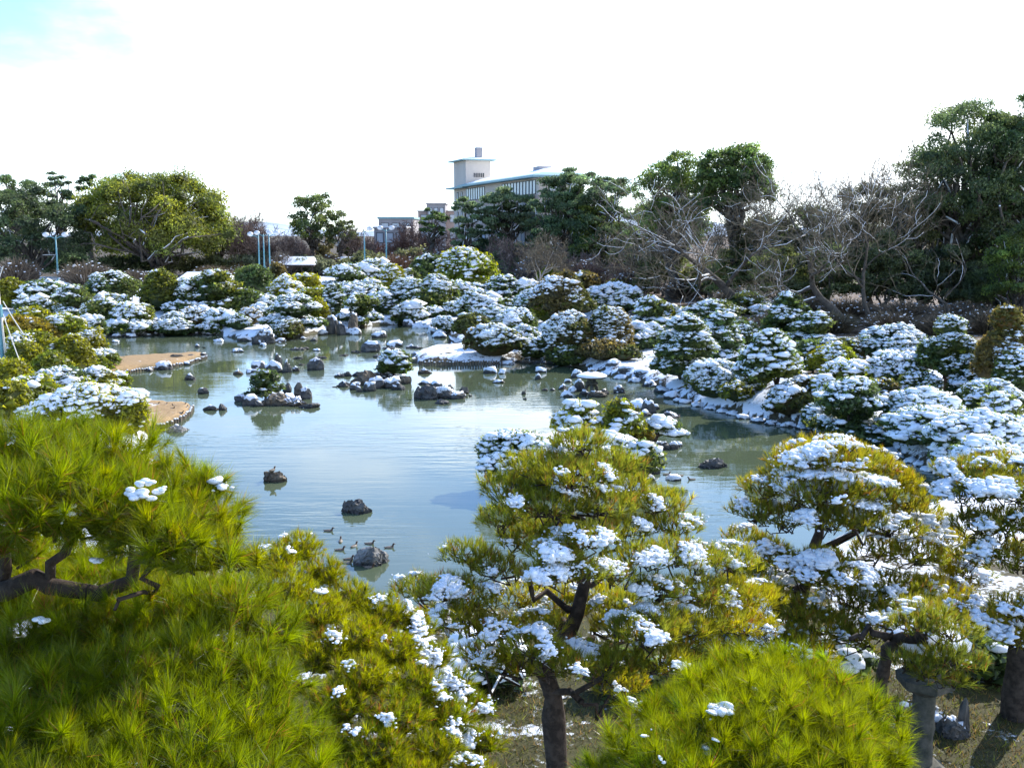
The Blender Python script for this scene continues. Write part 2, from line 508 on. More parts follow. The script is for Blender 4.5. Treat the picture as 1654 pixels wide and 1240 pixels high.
def build_ground():
    ys = np.concatenate([np.arange(3, 56, 0.38), np.arange(56, 105, 0.6), np.arange(105, 190, 4.0), np.array([220, 300, 450, 800, 1500, 3000, 6000])])
    u = np.linspace(-1, 1, 250)
    rows = []
    for y in ys:
        half = max(24.0, y * 0.72 + 6)
        rows.append(np.stack([u * half, np.full(250, y)], 1))
    P = np.concatenate(rows)
    z, s, sp, sl = ground_z(P[:, 0], P[:, 1], True)
    z = np.where(P[:, 1] > 200, np.minimum(z, 0.9), z)
    nx, ny = 250, len(ys)
    i = np.arange(nx - 1)[None, :] + (np.arange(ny - 1) * nx)[:, None]
    i = i.ravel()
    q = np.stack([i, i + 1, i + nx + 1, i + nx], 1)
    tri = np.concatenate([q[:, [0, 1, 2]], q[:, [0, 2, 3]]])
    v = np.concatenate([P, z[:, None]], 1)
    # behind and beside the viewer the same ground runs on
    b = np.array([(-6000, -60, 0), (6000, -60, 0), (6000, 3, 0), (-6000, 3, 0), (-6000, 6000, -0.9), (6000, 6000, -0.9)], float); b[:4, 2] = -0.9
    p3 = np.concatenate([P, np.zeros((len(P), 1))], 1)
    # base colour of what lies under the snow, and how snowed-in the place is
    soil = np.array((0.085, 0.062, 0.035)); moss = np.array((0.062, 0.056, 0.018)); sand = np.array((0.36, 0.235, 0.115)); mud = np.array((0.10, 0.10, 0.06)); litter = np.array((0.12, 0.075, 0.045))
    c = np.tile(soil, (len(P), 1))
    near = sstep(P[:, 1], 24, 18)[:, None]
    c = c * (1 - near) + moss * near
    lit = sstep(P[:, 1], 62, 72)[:, None] * (P[:, 0] > 0)[:, None]
    c = c * (1 - lit) + litter * lit
    snow = np.full(len(P), 0.60)
    snow = np.where(P[:, 1] < 22, 0.42, snow)
    snow = np.where((P[:, 1] < 22) & (P[:, 0] > 6.5) & (P[:, 1] > 16), 0.52, snow)
    deep = sstep(sp, 12, 20) * (P[:, 0] > 8)
    snow = snow - 0.20 * deep
    snow = np.where((P[:, 1] > 75) & (P[:, 0] < -18), 0.66, snow)
    snow = np.where(P[:, 1] > 150, 0.36, snow)
    for k in (0, 1):
        m = (sl[k] < 0.4) & (sp < 1.5)
        c[m] = sand; snow[m] = 0.30 if k == 0 else 0.37
    under = s < 0.05
    c[under] = mud; snow[under] = 0.0
    n0 = len(v)
    v = np.concatenate([v, b]); tri = np.concatenate([tri, n0 + np.array([(0, 1, 2), (0, 2, 3)])])
    c = np.concatenate([c, np.tile(moss, (6, 1))]); snow = np.concatenate([snow, np.full(6, 0.4)])
    m, ns, ls = mat('ground')
    p = N(ns, 'ShaderNodeBsdfPrincipled'); o = N(ns, 'ShaderNodeOutputMaterial'); ls.new(p.outputs[0], o.inputs[0])
    p.inputs['Roughness'].default_value = 0.85; p.inputs['Specular IOR Level'].default_value = 0.2
    pos = geo_pos(ns)
    a = N(ns, 'ShaderNodeAttribute', attribute_name='col'); sa = N(ns, 'ShaderNodeAttribute', attribute_name='snow')
    n1 = noise_node(ns, ls, 1.1, 8, 0.66, pos); n2 = noise_node(ns, ls, 9.0, 6, 0.7, pos)
    ad = N(ns, 'ShaderNodeMath', operation='ADD'); ls.new(n1.outputs['Fac'], ad.inputs[0])
    m2 = N(ns, 'ShaderNodeMath', operation='MULTIPLY_ADD'); ls.new(n2.outputs['Fac'], m2.inputs[0]); m2.inputs[1].default_value = 0.45; m2.inputs[2].default_value = -0.225
    ls.new(m2.outputs[0], ad.inputs[1])
    su = N(ns, 'ShaderNodeMath', operation='ADD'); ls.new(ad.outputs[0], su.inputs[0]); ls.new(sa.outputs['Fac'], su.inputs[1])
    mr = N(ns, 'ShaderNodeMapRange', interpolation_type='SMOOTHSTEP'); mr.inputs['From Min'].default_value = 0.98; mr.inputs['From Max'].default_value = 1.08
    ls.new(su.outputs[0], mr.inputs['Value'])
    var = N(ns, 'ShaderNodeMix', data_type='RGBA', blend_type='MULTIPLY'); var.inputs[0].default_value = 1
    cr = N(ns, 'ShaderNodeMapRange'); cr.inputs['From Min'].default_value = 0.3; cr.inputs['From Max'].default_value = 0.7; cr.inputs['To Min'].default_value = 0.55; cr.inputs['To Max'].default_value = 1.3
    ls.new(n2.outputs['Fac'], cr.inputs['Value']); ls.new(a.outputs['Color'], var.inputs[6]); ls.new(cr.outputs[0], var.inputs[7])
    mx = N(ns, 'ShaderNodeMix', data_type='RGBA'); ls.new(mr.outputs[0], mx.inputs[0]); ls.new(var.outputs[2], mx.inputs[6]); mx.inputs[7].default_value = (0.86, 0.88, 0.91, 1)
    ls.new(mx.outputs[2], p.inputs['Base Color'])
    b_ = N(ns, 'ShaderNodeBump'); b_.inputs['Strength'].default_value = 0.7; b_.inputs['Distance'].default_value = 0.05
    ls.new(ad.outputs[0], b_.inputs['Height']); ls.new(b_.outputs[0], p.inputs['Normal'])
    me = make_mesh('ground', v, tri, m, c, True)
    at = me.attributes.new('snow', 'FLOAT', 'POINT'); at.data.foreach_set('value', snow.astype(np.float32))
    structure(link('ground', me))

def build_water():
    m, ns, ls = mat('pond_water')
    p = N(ns, 'ShaderNodeBsdfPrincipled'); o = N(ns, 'ShaderNodeOutputMaterial'); ls.new(p.outputs[0], o.inputs[0])
    pos = geo_pos(ns)
    n0 = noise_node(ns, ls, 0.12, 3, 0.5, pos)
    mx = N(ns, 'ShaderNodeMix', data_type='RGBA'); ls.new(n0.outputs['Fac'], mx.inputs[0])
    mx.inputs[6].default_value = (0.070, 0.096, 0.058, 1); mx.inputs[7].default_value = (0.088, 0.102, 0.055, 1)
    ls.new(mx.outputs[2], p.inputs['Base Color'])
    p.inputs['Roughness'].default_value = 0.03
    p.inputs['IOR'].default_value = 1.42
    p.inputs['Specular IOR Level'].default_value = 0.5
    # wind ripples: crests run across the view, with calmer lanes
    mp = N(ns, 'ShaderNodeMapping'); mp.inputs['Rotation'].default_value = (0, 0, R_(14)); mp.inputs['Scale'].default_value = (0.42, 2.2, 1)
    ls.new(pos, mp.inputs[0])
    r1 = noise_node(ns, ls, 1.25, 3, 0.5, mp.outputs[0])
    mp2 = N(ns, 'ShaderNodeMapping'); mp2.inputs['Rotation'].default_value = (0, 0, R_(-24)); mp2.inputs['Scale'].default_value = (0.7, 2.0, 1)
    ls.new(pos, mp2.inputs[0])
    r2 = noise_node(ns, ls, 3.0, 2, 0.5, mp2.outputs[0])
    lane = noise_node(ns, ls, 0.10, 3, 0.5, pos)
    lr = N(ns, 'ShaderNodeMapRange', interpolation_type='SMOOTHSTEP'); lr.inputs['From Min'].default_value = 0.40; lr.inputs['From Max'].default_value = 0.62
    lr.inputs['To Min'].default_value = 0.15; lr.inputs['To Max'].default_value = 1.0
    ls.new(lane.outputs['Fac'], lr.inputs['Value'])
    s = N(ns, 'ShaderNodeMath', operation='MULTIPLY_ADD'); ls.new(r2.outputs['Fac'], s.inputs[0]); s.inputs[1].default_value = 0.35; ls.new(r1.outputs['Fac'], s.inputs[2])
    q = N(ns, 'ShaderNodeMath', operation='MULTIPLY'); ls.new(s.outputs[0], q.inputs[0]); ls.new(lr.outputs[0], q.inputs[1])
    b = N(ns, 'ShaderNodeBump'); b.inputs['Strength'].default_value = 1.0; b.inputs['Distance'].default_value = 0.017
    ls.new(q.outputs[0], b.inputs['Height']); ls.new(b.outputs[0], p.inputs['Normal'])
    lo, hi = POND.min(0) - 2, POND.max(0) + 2
    me = make_mesh('pond_water', np.array([(lo[0], lo[1], WATER), (hi[0], lo[1], WATER), (hi[0], hi[1], WATER), (lo[0], hi[1], WATER)]), np.array([(0, 1, 2, 3)]), m)
    structure(link('pond_water', me))

def build_hills():
    rng = np.random.default_rng(4)
    xs = np.linspace(-2600, 2600, 120)
    h = 24 + 18 * np.sin(xs / 310 + 1.0) + 16 * np.sin(xs / 120 + 0.4) + 7 * np.sin(xs / 47)
    h = np.clip(h, 8, None)
    v = []
    for k, (yy, f) in enumerate(((1700, 0.0), (1900, 0.75), (2100, 1.0), (2500, 0.6), (2900, 0.0))):
        v.append(np.stack([xs, np.full(120, yy), h * f - 1.5], 1))
    v = np.concatenate(v)
    i = (np.arange(119)[None] + (np.arange(4) * 120)[:, None]).ravel()
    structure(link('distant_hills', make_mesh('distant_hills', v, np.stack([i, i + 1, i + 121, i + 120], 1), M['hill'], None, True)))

build_ground()
build_water()
build_hills()
# ------------------------------------------------------------------ plants: generators
def leaf_faces(rng, c, size, normal=None, aspect=1.5):
    """one small triangle per point, roughly facing `normal`"""
    n = len(c)
    nrm = unit(rng.normal(size=(n, 3)) + (0 if normal is None else normal * 1.2))
    R = axis_rots(rng, nrm)
    s = size * rng.uniform(0.6, 1.3, n)
    tv = np.array([(-0.5, -0.45, 0), (0.5, -0.35, 0.12), (0.05, 0.75, -0.05)])
    v = tv[None] * np.stack([s, s * aspect, s], 1)[:, None, :]
    v = np.einsum('nij,nkj->nki', R, v) + c[:, None, :]
    return v.reshape(-1, 3), np.arange(3 * n).reshape(-1, 3)

AWAY = np.array((-math.sin(SUN_AZ), -math.cos(SUN_AZ), 0.0))     # the side of a plant that the sun leaves in shade: snow lasts there

def ellip_points(rng, n, lo=-0.25):
    """points spread over the unit sphere from height lo to the top"""
    k = (np.arange(n) + 0.5) / n
    z = 1 - k * (1 - lo)
    a = np.arange(n) * 2.39996 + rng.uniform(0, 6.28)
    r = np.sqrt(np.clip(1 - z * z, 0, 1))
    p = np.stack([r * np.cos(a), r * np.sin(a), z], 1)
    return unit(p + rng.normal(scale=0.9 / math.sqrt(n), size=(n, 3)))

def clump_crown(rng, pads, rc, colour, snow, seed, var=0.3, leaves=8, lo=-0.3, alt=None):
    """crown made of many small clumps on a set of pads [(centre, radii)], each clump with leaves and maybe a lump of snow on top"""
    C, Nn = [], []
    core = MB()
    for c, r in pads:
        c = np.array(c, float); r = np.array(r, float)
        area = 2 * math.pi * ((r[0] * r[1]) * 0.5 + r[2] * (r[0] + r[1]) * 0.35) * (1 - lo) / 1.3
        n = max(5, int(area / (rc * rc * 1.9)))
        p = ellip_points(rng, n, lo)
        w = 1 + 0.16 * wob(p * 2 + c, 2.2, seed)[:, None]
        C.append(c + p * r * w); Nn.append(unit(p / r))
        tv, tf = ICO[1]
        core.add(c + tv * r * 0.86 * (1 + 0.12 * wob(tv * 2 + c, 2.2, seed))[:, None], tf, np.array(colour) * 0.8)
    C = np.concatenate(C); Nn = np.concatenate(Nn)
    keep = np.ones(len(C), bool)
    for c, r in pads:
        keep &= ((((C - np.array(c)) / (np.array(r) * 0.86)) ** 2).sum(1) > 1)
    to_eye = unit(EYE - C)
    keep &= (Nn * to_eye).sum(1) > -0.45      # the far underside of a crown that nobody on this side can see stays bare core
    C, Nn = C[keep], Nn[keep]
    n = len(C)
    mb = MB()
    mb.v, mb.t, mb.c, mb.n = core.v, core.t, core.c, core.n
    patch = wob(C, 0.9 / max(rc * 3, .3), seed + 7)
    tint = np.exp(rng.normal(0, var, n))[:, None] * np.array(colour)
    if alt is not None:
        k = sstep(wob(C, 0.5 / max(rc * 3, .3), seed + 3) + rng.normal(0, .25, n), -0.1, 0.5)[:, None]
        tint = tint * (1 - k) + k * np.array(alt) * np.exp(rng.normal(0, var, n))[:, None]
    tv, tf = OCTA
    big_c = np.exp(rng.normal(0, .24, (n, 1)))
    s = rc * big_c * np.array((1.0, 1.0, 0.62))
    v, t = instances(tv, tf, C, s, zrots(rng, n))
    v = v + rng.normal(scale=rc * 0.16, size=v.shape)
    mb.add(v, t, np.repeat(tint, len(tv), 0))
    # leaves round every clump
    rep = np.repeat(np.arange(n), leaves)
    d = unit(rng.normal(size=(len(rep), 3)) + Nn[rep] * 0.8)
    lc = C[rep] + d * rc * big_c[rep] * np.array((1.2, 1.2, 0.85)) * rng.uniform(0.7, 1.3, (len(rep), 1))
    v, t = leaf_faces(rng, lc, rc * 0.62, d)
    mb.add(v, t, np.repeat(tint[rep] * np.exp(rng.normal(0, 0.2, (len(rep), 1))), 3, 0))
    sn = None
    if snow > 0:
        up = Nn[:, 2]
        side = (Nn * AWAY).sum(1)
        prob = sstep(0.75 * up + 0.45 * side + 0.95 * patch + rng.normal(0, 0.20, n), 0.98 - 1.40 * snow, 1.30 - 1.40 * snow) * sstep(up, -0.35, 0.1)
        k = rng.uniform(size=n) < prob
        if k.any():
            cs = big_c[k]
            sc = C[k] + np.array((0, 0, 1)) * rc * 0.44 * cs + AWAY * rc * 0.14
            m = len(sc)
            big = np.exp(rng.normal(0.0, .22, (m, 1))) * (0.86 + 0.34 * snow ** 2) * cs
            ss = rc * big * np.array((1.06, 1.06, rng.uniform(.36, .56))) * np.exp(rng.normal(0, .16, (m, 3)))
            # crumbs of snow scattered round the lumps
            ex = rng.integers(0, m, m)
            cv, ct = instances(OCTA[0], OCTA[1], sc[ex] + rng.normal(size=(m, 3)) * rc * np.array((.9, .9, .30)) - np.array((0, 0, .15 * rc)), ss[ex] * rng.uniform(.25, .6, (m, 1)), zrots(rng, m))
            tv, tf = ICO[0] if np.linalg.norm(C.mean(0) - EYE) < 45 else OCTA
            v, t = instances(tv, tf, sc, ss * (1.0 if tv is not OCTA[0] else 1.12), zrots(rng, m))
            v = v + rng.normal(scale=rc * 0.09, size=v.shape)
            sn = MB(); sn.add(v, t, (0.85, 0.87, 0.9)); sn.add(cv, ct, (0.85, 0.87, 0.9))
    return mb, sn

def curve(a, b, sag=0.0, wig=0.0, n=7, rng=None):
    a = np.array(a, float); b = np.array(b, float)
    t = np.linspace(0, 1, n)[:, None]
    p = a * (1 - t) + b * t
    L = np.linalg.norm(b - a)
    p[:, 2] += (np.sin(np.pi * t) * sag * L)[:, 0]
    if rng is not None and wig > 0:
        w = rng.normal(scale=wig * L / n, size=(n, 3)); w[0] = 0; w[-1] = 0
        p = p + w * np.sin(np.pi * t) * 1.6
    return p

HUE = {'g': ((0.066, 0.098, 0.026), (0.100, 0.124, 0.024)), 'y': ((0.190, 0.188, 0.010), (0.120, 0.148, 0.012)), 'P': ((0.170, 0.125, 0.028), (0.120, 0.110, 0.022)), 'o': ((0.125, 0.100, 0.026), (0.080, 0.092, 0.020)),
       'h': ((0.070, 0.100, 0.020), (0.130, 0.140, 0.016)), 'O': ((0.21, 0.165, 0.014), (0.17, 0.165, 0.012))}

def shrub(px, base, top, w, hue, snow, shape, label=None, seed=None, name=None, cat=None, group=None, trunk=False, pos=None, dz=0.0):
    seed = seed if seed is not None else int(px * 7 + base * 13) % 100000
    snow = snow * (.97 if snow < .9 else 1.0)
    rng = np.random.default_rng(seed)
    P = hit(px, base) if pos is None else np.array(pos)
    mp = m_per_px(P)
    R = w * mp / 2 * 1.11
    # top of the crown above the base at the same distance
    zt = at_y(px, top, P[1])[2]
    z0 = max(P[2], WATER - 0.1) + dz
    H = max(zt - z0, R * 0.5)
    rk = rng.choice([.85, 1.0, 1.15, 1.4])
    rc = rk * float(np.clip(3.9 * mp, 0.12, 0.36)) if w > 34 else rk * float(np.clip(3.0 * mp, 0.08, 0.26))
    x, y = P[0], P[1]
    pads = []
    if shape == 'd':
        pads.append(((x, y, z0 + H * 0.46), (R * 0.9, R * 0.9, H * 0.50)))
        for p in ellip_points(rng, 9, 0.0):
            pads.append(((x + p[0] * R * 0.52, y + p[1] * R * 0.52, z0 + H * 0.44 + p[2] * H * 0.24), np.array((R * .46, R * .46, H * .30)) * rng.uniform(.6, 1.2)))
    elif shape == 'm':
        pads.append(((x, y, z0 + H * 0.42), (R * 0.95, R * 0.72, H * 0.54)))
        for p in ellip_points(rng, 8, 0.0):
            pads.append(((x + p[0] * R * 0.6, y + p[1] * R * 0.45, z0 + H * 0.40 + p[2] * H * 0.26), np.array((R * .42, R * .38, H * .32)) * rng.uniform(.6, 1.2)))
    else:                                            # layered pads
        pads.append(((x, y, z0 + H * 0.86), (R * 0.46, R * 0.46, H * 0.15)))
        tiers = max(2, min(4, int(round(H / (R * 0.62)))))
        lowest = 0.42 if trunk else 0.18
        for k in range(tiers):
            f = k / max(tiers - 1, 1)
            zz = z0 + H * (0.66 - (0.66 - lowest) * f)
            rr = R * (0.52 + 0.16 * f)
            m = 3 + k
            a0 = rng.uniform(0, 6.28)
            for j in range(m):
                a = a0 + 6.283 * j / m + rng.normal(0, .2)
                pr = R * rng.uniform(0.36, 0.48)
                q = R - pr * 0.95
                pads.append(((x + math.cos(a) * q * (0.65 + .35 * f), y + math.sin(a) * q * (0.65 + .35 * f), zz + rng.normal(0, H * .045)), (pr, pr, H * rng.uniform(.11, .16))))
        pads.append(((x, y, z0 + H * (0.6 if trunk else 0.5)), (R * 0.42, R * 0.42, H * 0.24)))
    if shape != 'p':                                 # uneven lower lobes that run into the neighbours
        for _ in range(rng.integers(2, 5)):
            a = rng.uniform(0, 6.283); q = R * rng.uniform(.62, .9); pr = R * rng.uniform(.28, .48)
            pads.append(((x + math.cos(a) * q, y + math.sin(a) * q * .8, z0 + H * rng.uniform(.16, .42)), (pr, pr * .9, H * rng.uniform(.14, .24))))
    c1, c2 = HUE[hue]
    mb, sn = clump_crown(rng, pads, rc, c1, snow, seed, alt=c2)
    nm = name or {'d': 'round_shrub', 'm': 'mound_shrub', 'p': 'layered_pine'}[shape]
    root = thing(nm, label or '', cat or ('pine tree' if shape == 'p' else 'shrub'), (x, y, z0), group)
    mb.build('crown', M['leaf'], root, kind='stuff')
    if sn:
        sn.build('snow', M['snow'], root, smooth=True, kind='stuff')
    tb = MB()
    tr = max(0.05, R * 0.07)
    pts = curve((x, y, z0 - 0.25), (x + R * .04, y, z0 + H * 0.72), 0, 0.5, 6, rng)
    tb.tube(pts, np.linspace(tr * 1.25, tr * 0.5, 6), 6)
    for c, r in pads[1:]:
        if shape == 'p':
            k = rng.integers(2, 5)
            tb.tube(curve(pts[k], (c[0], c[1], c[2] - r[2] * .3), 0.1, .3, 5, rng), np.linspace(tr * .55, tr * .25, 5), 5)
    tb.build('trunk', M['bark'], root, smooth=True)
    return root

# ---- leafless trees
def bare_limbs(rng, start, d, L, r, level, maxl, out, up=0.12, spread=0.75, kids=(4, 6), wander=0.22):
    n = 7 if level < 2 else (5 if level < maxl else 3)
    p = np.array(start, float); d = unit(np.array(d, float))
    pts, dirs = [p.copy()], [d.copy()]
    for _ in range(n - 1):
        d = unit(d + rng.normal(scale=wander, size=3) + np.array((0, 0, up)) * (0.6 if level else 0.25))
        p = p + d * L / (n - 1)
        pts.append(p.copy()); dirs.append(d.copy())
    pts = np.array(pts)
    rad = np.linspace(r, r * (0.30 if level < maxl else 0.3), n)
    out.append((pts, rad, level))
    if level == maxl:
        return
    bare_limbs(rng, pts[-1], d, L * rng.uniform(0.55, 0.75), rad[-1] * .95, level + 1, maxl, out, up, spread, kids, wander)
    m = rng.integers(kids[0], kids[1] + 1)
    for j in range(m):
        t = 0.35 + 0.65 * (j + rng.uniform(0, 0.9)) / m if level else 0.42 + 0.58 * (j + rng.uniform(0, 0.9)) / m
        k = min(n - 2, int(t * (n - 1))); f = t * (n - 1) - k
        q = pts[k] * (1 - f) + pts[min(k + 1, n - 1)] * f
        dd = dirs[k]
        side = unit(np.cross(dd, rng.normal(size=3)))
        nd = unit(dd * (1 - spread * 0.5) + side * spread * rng.uniform(0.7, 1.2))
        bare_limbs(rng, q, nd, L * rng.uniform(0.5, 0.74), rad[k] * rng.uniform(0.5, 0.7), level + 1, maxl, out, up, spread, kids, wander)

def limb_parts(limbs, root, bark, minr, snow=True, snow_lv=2, twigcol=(0.17, 0.135, 0.09), seed=1):
    rng = np.random.default_rng(seed)
    tr, tw, sn = MB(), MB(), MB()
    for pts, rad, lv in limbs:
        rad = np.maximum(rad, minr)
        if lv <= 1:
            tr.tube(pts, rad, 7 if lv == 0 else 5)
        else:
            cc = np.array(twigcol) * rng.uniform(0.7, 1.3)
            if lv <= 2 and len(pts) > 3:
                tw.tube(pts, rad, 3, cc, cap=False)
            else:                                   # the finest twigs: one tapering sliver each
                sd_ = unit(np.cross(pts[-1] - pts[0], rng.normal(size=3))) * rad[0]
                tw.add([pts[0] - sd_, pts[0] + sd_, pts[1] - sd_ * .7, pts[1] + sd_ * .7, pts[-1]], [(0, 1, 3), (0, 3, 2), (2, 3, 4)], cc)
        if snow and lv <= snow_lv:
            d = unit(pts[-1] - pts[0])
            if abs(d[2]) < 0.93 and rng.uniform() < (0.9 if lv < 2 else 0.4):
                hor = 1 - abs(d[2]) * 0.75
                off = np.array((0, 0, 0.62)) + AWAY * 0.2
                sn.tube(pts + off * rad[:, None] * 0.9, np.maximum(rad * 0.55 * (0.5 + 0.5 * hor), minr * 0.55), 4, cap=True)
    tr.build('trunk', bark, root, smooth=True)
    tw.build('twigs', M['twig'], root, kind='stuff')
    if sn.v:
        sn.build('snow', M['snow'], root, smooth=True, kind='stuff')

def bare_tree(px, base, top, lean, label, seed, bark='bark_grey', Lf=0.42, r=None, snow=True, kids=(4, 6), maxl=4, up=0.16, spread=0.8, name='bare_tree', minr=None, pos=None, group=None, twigcol=(0.17, 0.135, 0.09), snow_lv=2, wander=0.22):
    rng = np.random.default_rng(seed)
    P = hit(px, base) if pos is None else np.array(pos)
    mp = m_per_px(P)
    H = at_y(px, top, P[1])[2] - P[2]
    root = thing(name, label, 'tree', P, group)
    out = []
    bare_limbs(rng, P - np.array((0, 0, 0.3)), lean, H * Lf, r or H * 0.028, 0, maxl, out, up, spread, kids, wander)
    # stretch to the height seen in the photograph
    mz = max(p[:, 2].max() for p, _, _ in out) - P[2]
    f = H / mz
    out = [((p - P) * f + P, rr * f, lv) for p, rr, lv in out]
    limb_parts(out, root, M[bark], minr or mp * 0.42, snow, snow_lv, twigcol, seed)
    return root

def thicket(px, base, top, w, label, seed, colour=(0.17, 0.115, 0.085), n=900, snow=0.1, name='bare_shrub', group=None, pos=None):
    """leafless bush: a fan of many thin stems"""
    rng = np.random.default_rng(seed)
    P = hit(px, base) if pos is None else np.array(pos)
    mp = m_per_px(P); R = w * mp / 2
    H = at_y(px, top, P[1])[2] - P[2]
    a = rng.uniform(0, 6.283, n); q = np.sqrt(rng.uniform(0, 1, n))
    end = np.stack([np.cos(a) * q * R, np.sin(a) * q * R, H * (1 - 0.45 * q ** 2) * rng.uniform(0.55, 1.0, n)], 1)
    st = end * np.array((0.35, 0.35, 0)) + np.array((0, 0, 1)) * end[:, 2:3] * rng.uniform(0, 0.55, (n, 1))
    mid = (st + end) / 2 + rng.normal(scale=R * 0.07, size=(n, 3))
    wd = mp * 0.55
    side = unit(np.cross(end - st, rng.normal(size=(n, 3)))) * wd
    v = np.stack([st - side, st + side, mid - side * .8, mid + side * .8, end], 1) + P
    t = np.array([(0, 1, 3), (0, 3, 2), (2, 3, 4)])[None] + (np.arange(n) * 5)[:, None, None]
    c = np.array(colour) * np.exp(rng.normal(0, 0.3, (n, 1)))
    root = thing(name, label, 'shrub', P, group)
    mb = MB(); mb.add(v.reshape(-1, 3), t.reshape(-1, 3), np.repeat(c, 5, 0))
    mb.build('stems', M['twig'], root, kind='stuff')
    if snow > 0:
        k = rng.uniform(size=n) < snow
        cc = (mid[k] * 0.4 + end[k] * 0.6) + P
        tv, tf = ICO[0]
        v, t = instances(tv, tf, cc, mp * 1.3 * rng.uniform(.6, 1.3, (k.sum(), 1)) * np.array((1.4, 1.4, .6)))
        s = MB(); s.add(v, t); s.build('snow', M['snow'], root, smooth=True, kind='stuff')
    return root

# ---- big evergreen trees
def evergreen(px, base, top, w, label, seed, hue=(0.05, 0.072, 0.02), alt=None, low=0.25, dens=1.0, airy=0.0, snow_limb=True, blobs=44, name='evergreen_tree', pos=None, flat=0.62, leaf=None, bark='bark_grey', offx=0.0, group=None, cat='tree', brow=0.23, front=0.0, limbs=True):
    rng = np.random.default_rng(seed)
    P = hit(px, base) if pos is None else np.array(pos)
    mp = m_per_px(P); R = w * mp / 2
    H = at_y(px, top, P[1])[2] - P[2]
    root = thing(name, label, cat, P, group)
    zc = P[2] + H * (low + (1 - low) * 0.42)
    rz = H * (1 - low) * 0.56
    cx = P[0] + offx * mp
    pts = ellip_points(rng, blobs, -0.55)
    q = rng.uniform(0.66, 0.90, (blobs, 1)); q[rng.uniform(size=blobs) < 0.22] *= 0.6
    cen = np.array((cx, P[1], zc)) + pts * q * np.array((R, R * 0.85, rz))
    brad = R * brow * rng.uniform(0.7, 1.3, blobs)
    topz = (cen[:, 2] + brad * flat * .9).max(); k_ = cen[:, 2] > zc
    cen[k_, 2] = zc + (cen[k_, 2] - zc) * (P[2] + H - zc) / max(topz - zc, .1)
    mb, lim, sn = MB(), MB(), MB()
    lf = leaf or mp * 2.3
    for i, c in enumerate(cen):
        br = brad[i]
        n = int(95 * dens * (br / (lf * 4)) ** 1.5) + 60
        d = unit(rng.normal(size=(n, 3)) + np.array((0, 0, .35)))
        p = c + d * np.array((br, br, br * flat)) * (rng.uniform(0.3, 1.15, (n, 1)) ** 0.7 + np.abs(rng.normal(0, .10, (n, 1)))) * (1 + .25 * wob(d * 2 + c, 2.5, seed + i)[:, None])
        v, t = leaf_faces(rng, p, lf, d)
        base_c = np.array(hue) if (alt is None or rng.uniform() < 0.5) else np.array(alt)
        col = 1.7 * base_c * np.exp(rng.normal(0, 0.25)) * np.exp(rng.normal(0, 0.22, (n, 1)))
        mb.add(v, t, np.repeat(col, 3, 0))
        if airy < 0.5:
            tv, tf = ICO[0]
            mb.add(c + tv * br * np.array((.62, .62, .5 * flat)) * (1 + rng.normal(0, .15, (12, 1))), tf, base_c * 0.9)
    # trunk and limbs
    tz = P[2] + H * (low * 0.75 + 0.08)
    tr = H * 0.030
    tp = curve(P - np.array((0, 0, .3)), (cx * .6 + P[0] * .4, P[1], tz), 0, .25, 6, rng)
    lim.tube(tp, np.linspace(tr * 1.3, tr, 6), 8)
    order = rng.permutation(blobs)[:(max(10, blobs // 2) if limbs else 5)]
    for i in order:
        s = tp[-1] + rng.normal(scale=tr, size=3)
        l = curve(s, cen[i], rng.uniform(-.05, .16), .32, 8, rng)
        if front and cen[i][1] < P[1] + R * .2 and rng.uniform() < .45:
            l[:, 1] -= np.sin(np.linspace(0, 1, 8) * math.pi * .9) * R * front
        rr = np.linspace(tr * .5, max(tr * .10, mp * .5), 8)
        lim.tube(l, rr, 5)
        if snow_limb and rng.uniform() < .55:
            k0 = rng.integers(1, 4); k1 = rng.integers(5, 9)
            sn.tube(l[k0:k1] + (np.array((0, 0, .6)) + AWAY * .4) * rr[k0:k1, None], rr[k0:k1] * .6, 5)
        for _ in range(2):
            k = rng.integers(3, 7); e = l[k] + unit(rng.normal(size=3) + np.array((0, 0, .3))) * R * .28
            lim.tube(curve(l[k], e, 0.05, .5, 4, rng), np.linspace(rr[k] * .6, mp * .3, 4), 3, None, False)
    lim.build('trunk', M[bark], root, smooth=True)
    mb.build('crown', M['leaf'], root, kind='stuff')
    if sn.v:
        sn.build('snow', M['snow'], root, smooth=True, kind='stuff')
    return root

# ---- pines whose needles can be seen
def tuft_template(rng, needles, length, width, spread, segs):
    """needles fanning out from a shoot along +Z"""
    n = needles
    th = np.abs(rng.normal(0, spread, n)); th = np.clip(th, 0.03, 1.45)
    ph = rng.uniform(0, 6.283, n)
    d = np.stack([np.sin(th) * np.cos(ph), np.sin(th) * np.sin(ph), np.cos(th)], 1)
    b = np.stack([np.zeros(n), np.zeros(n), rng.uniform(-0.55, 0.08, n) * length], 1)
    L = length * rng.uniform(0.75, 1.12, n)[:, None]
    s = unit(np.cross(d, rng.normal(size=(n, 3)))) * width / 2
    tip = b + d * L
    if segs == 1:
        v = np.stack([b - s, b + s, tip], 1); k = 3
        t = np.arange(3 * n).reshape(-1, 3)
    else:
        bend = np.array((0, 0, 0.06)) * length
        m = b + d * L * 0.55 + bend
        v = np.stack([b - s, b + s, m - s * .85, m + s * .85, tip], 1); k = 5
        t = (np.array([(0, 1, 3), (0, 3, 2), (2, 3, 4)])[None] + (np.arange(n) * 5)[:, None, None]).reshape(-1, 3)
    return v.reshape(-1, 3), t, k, n

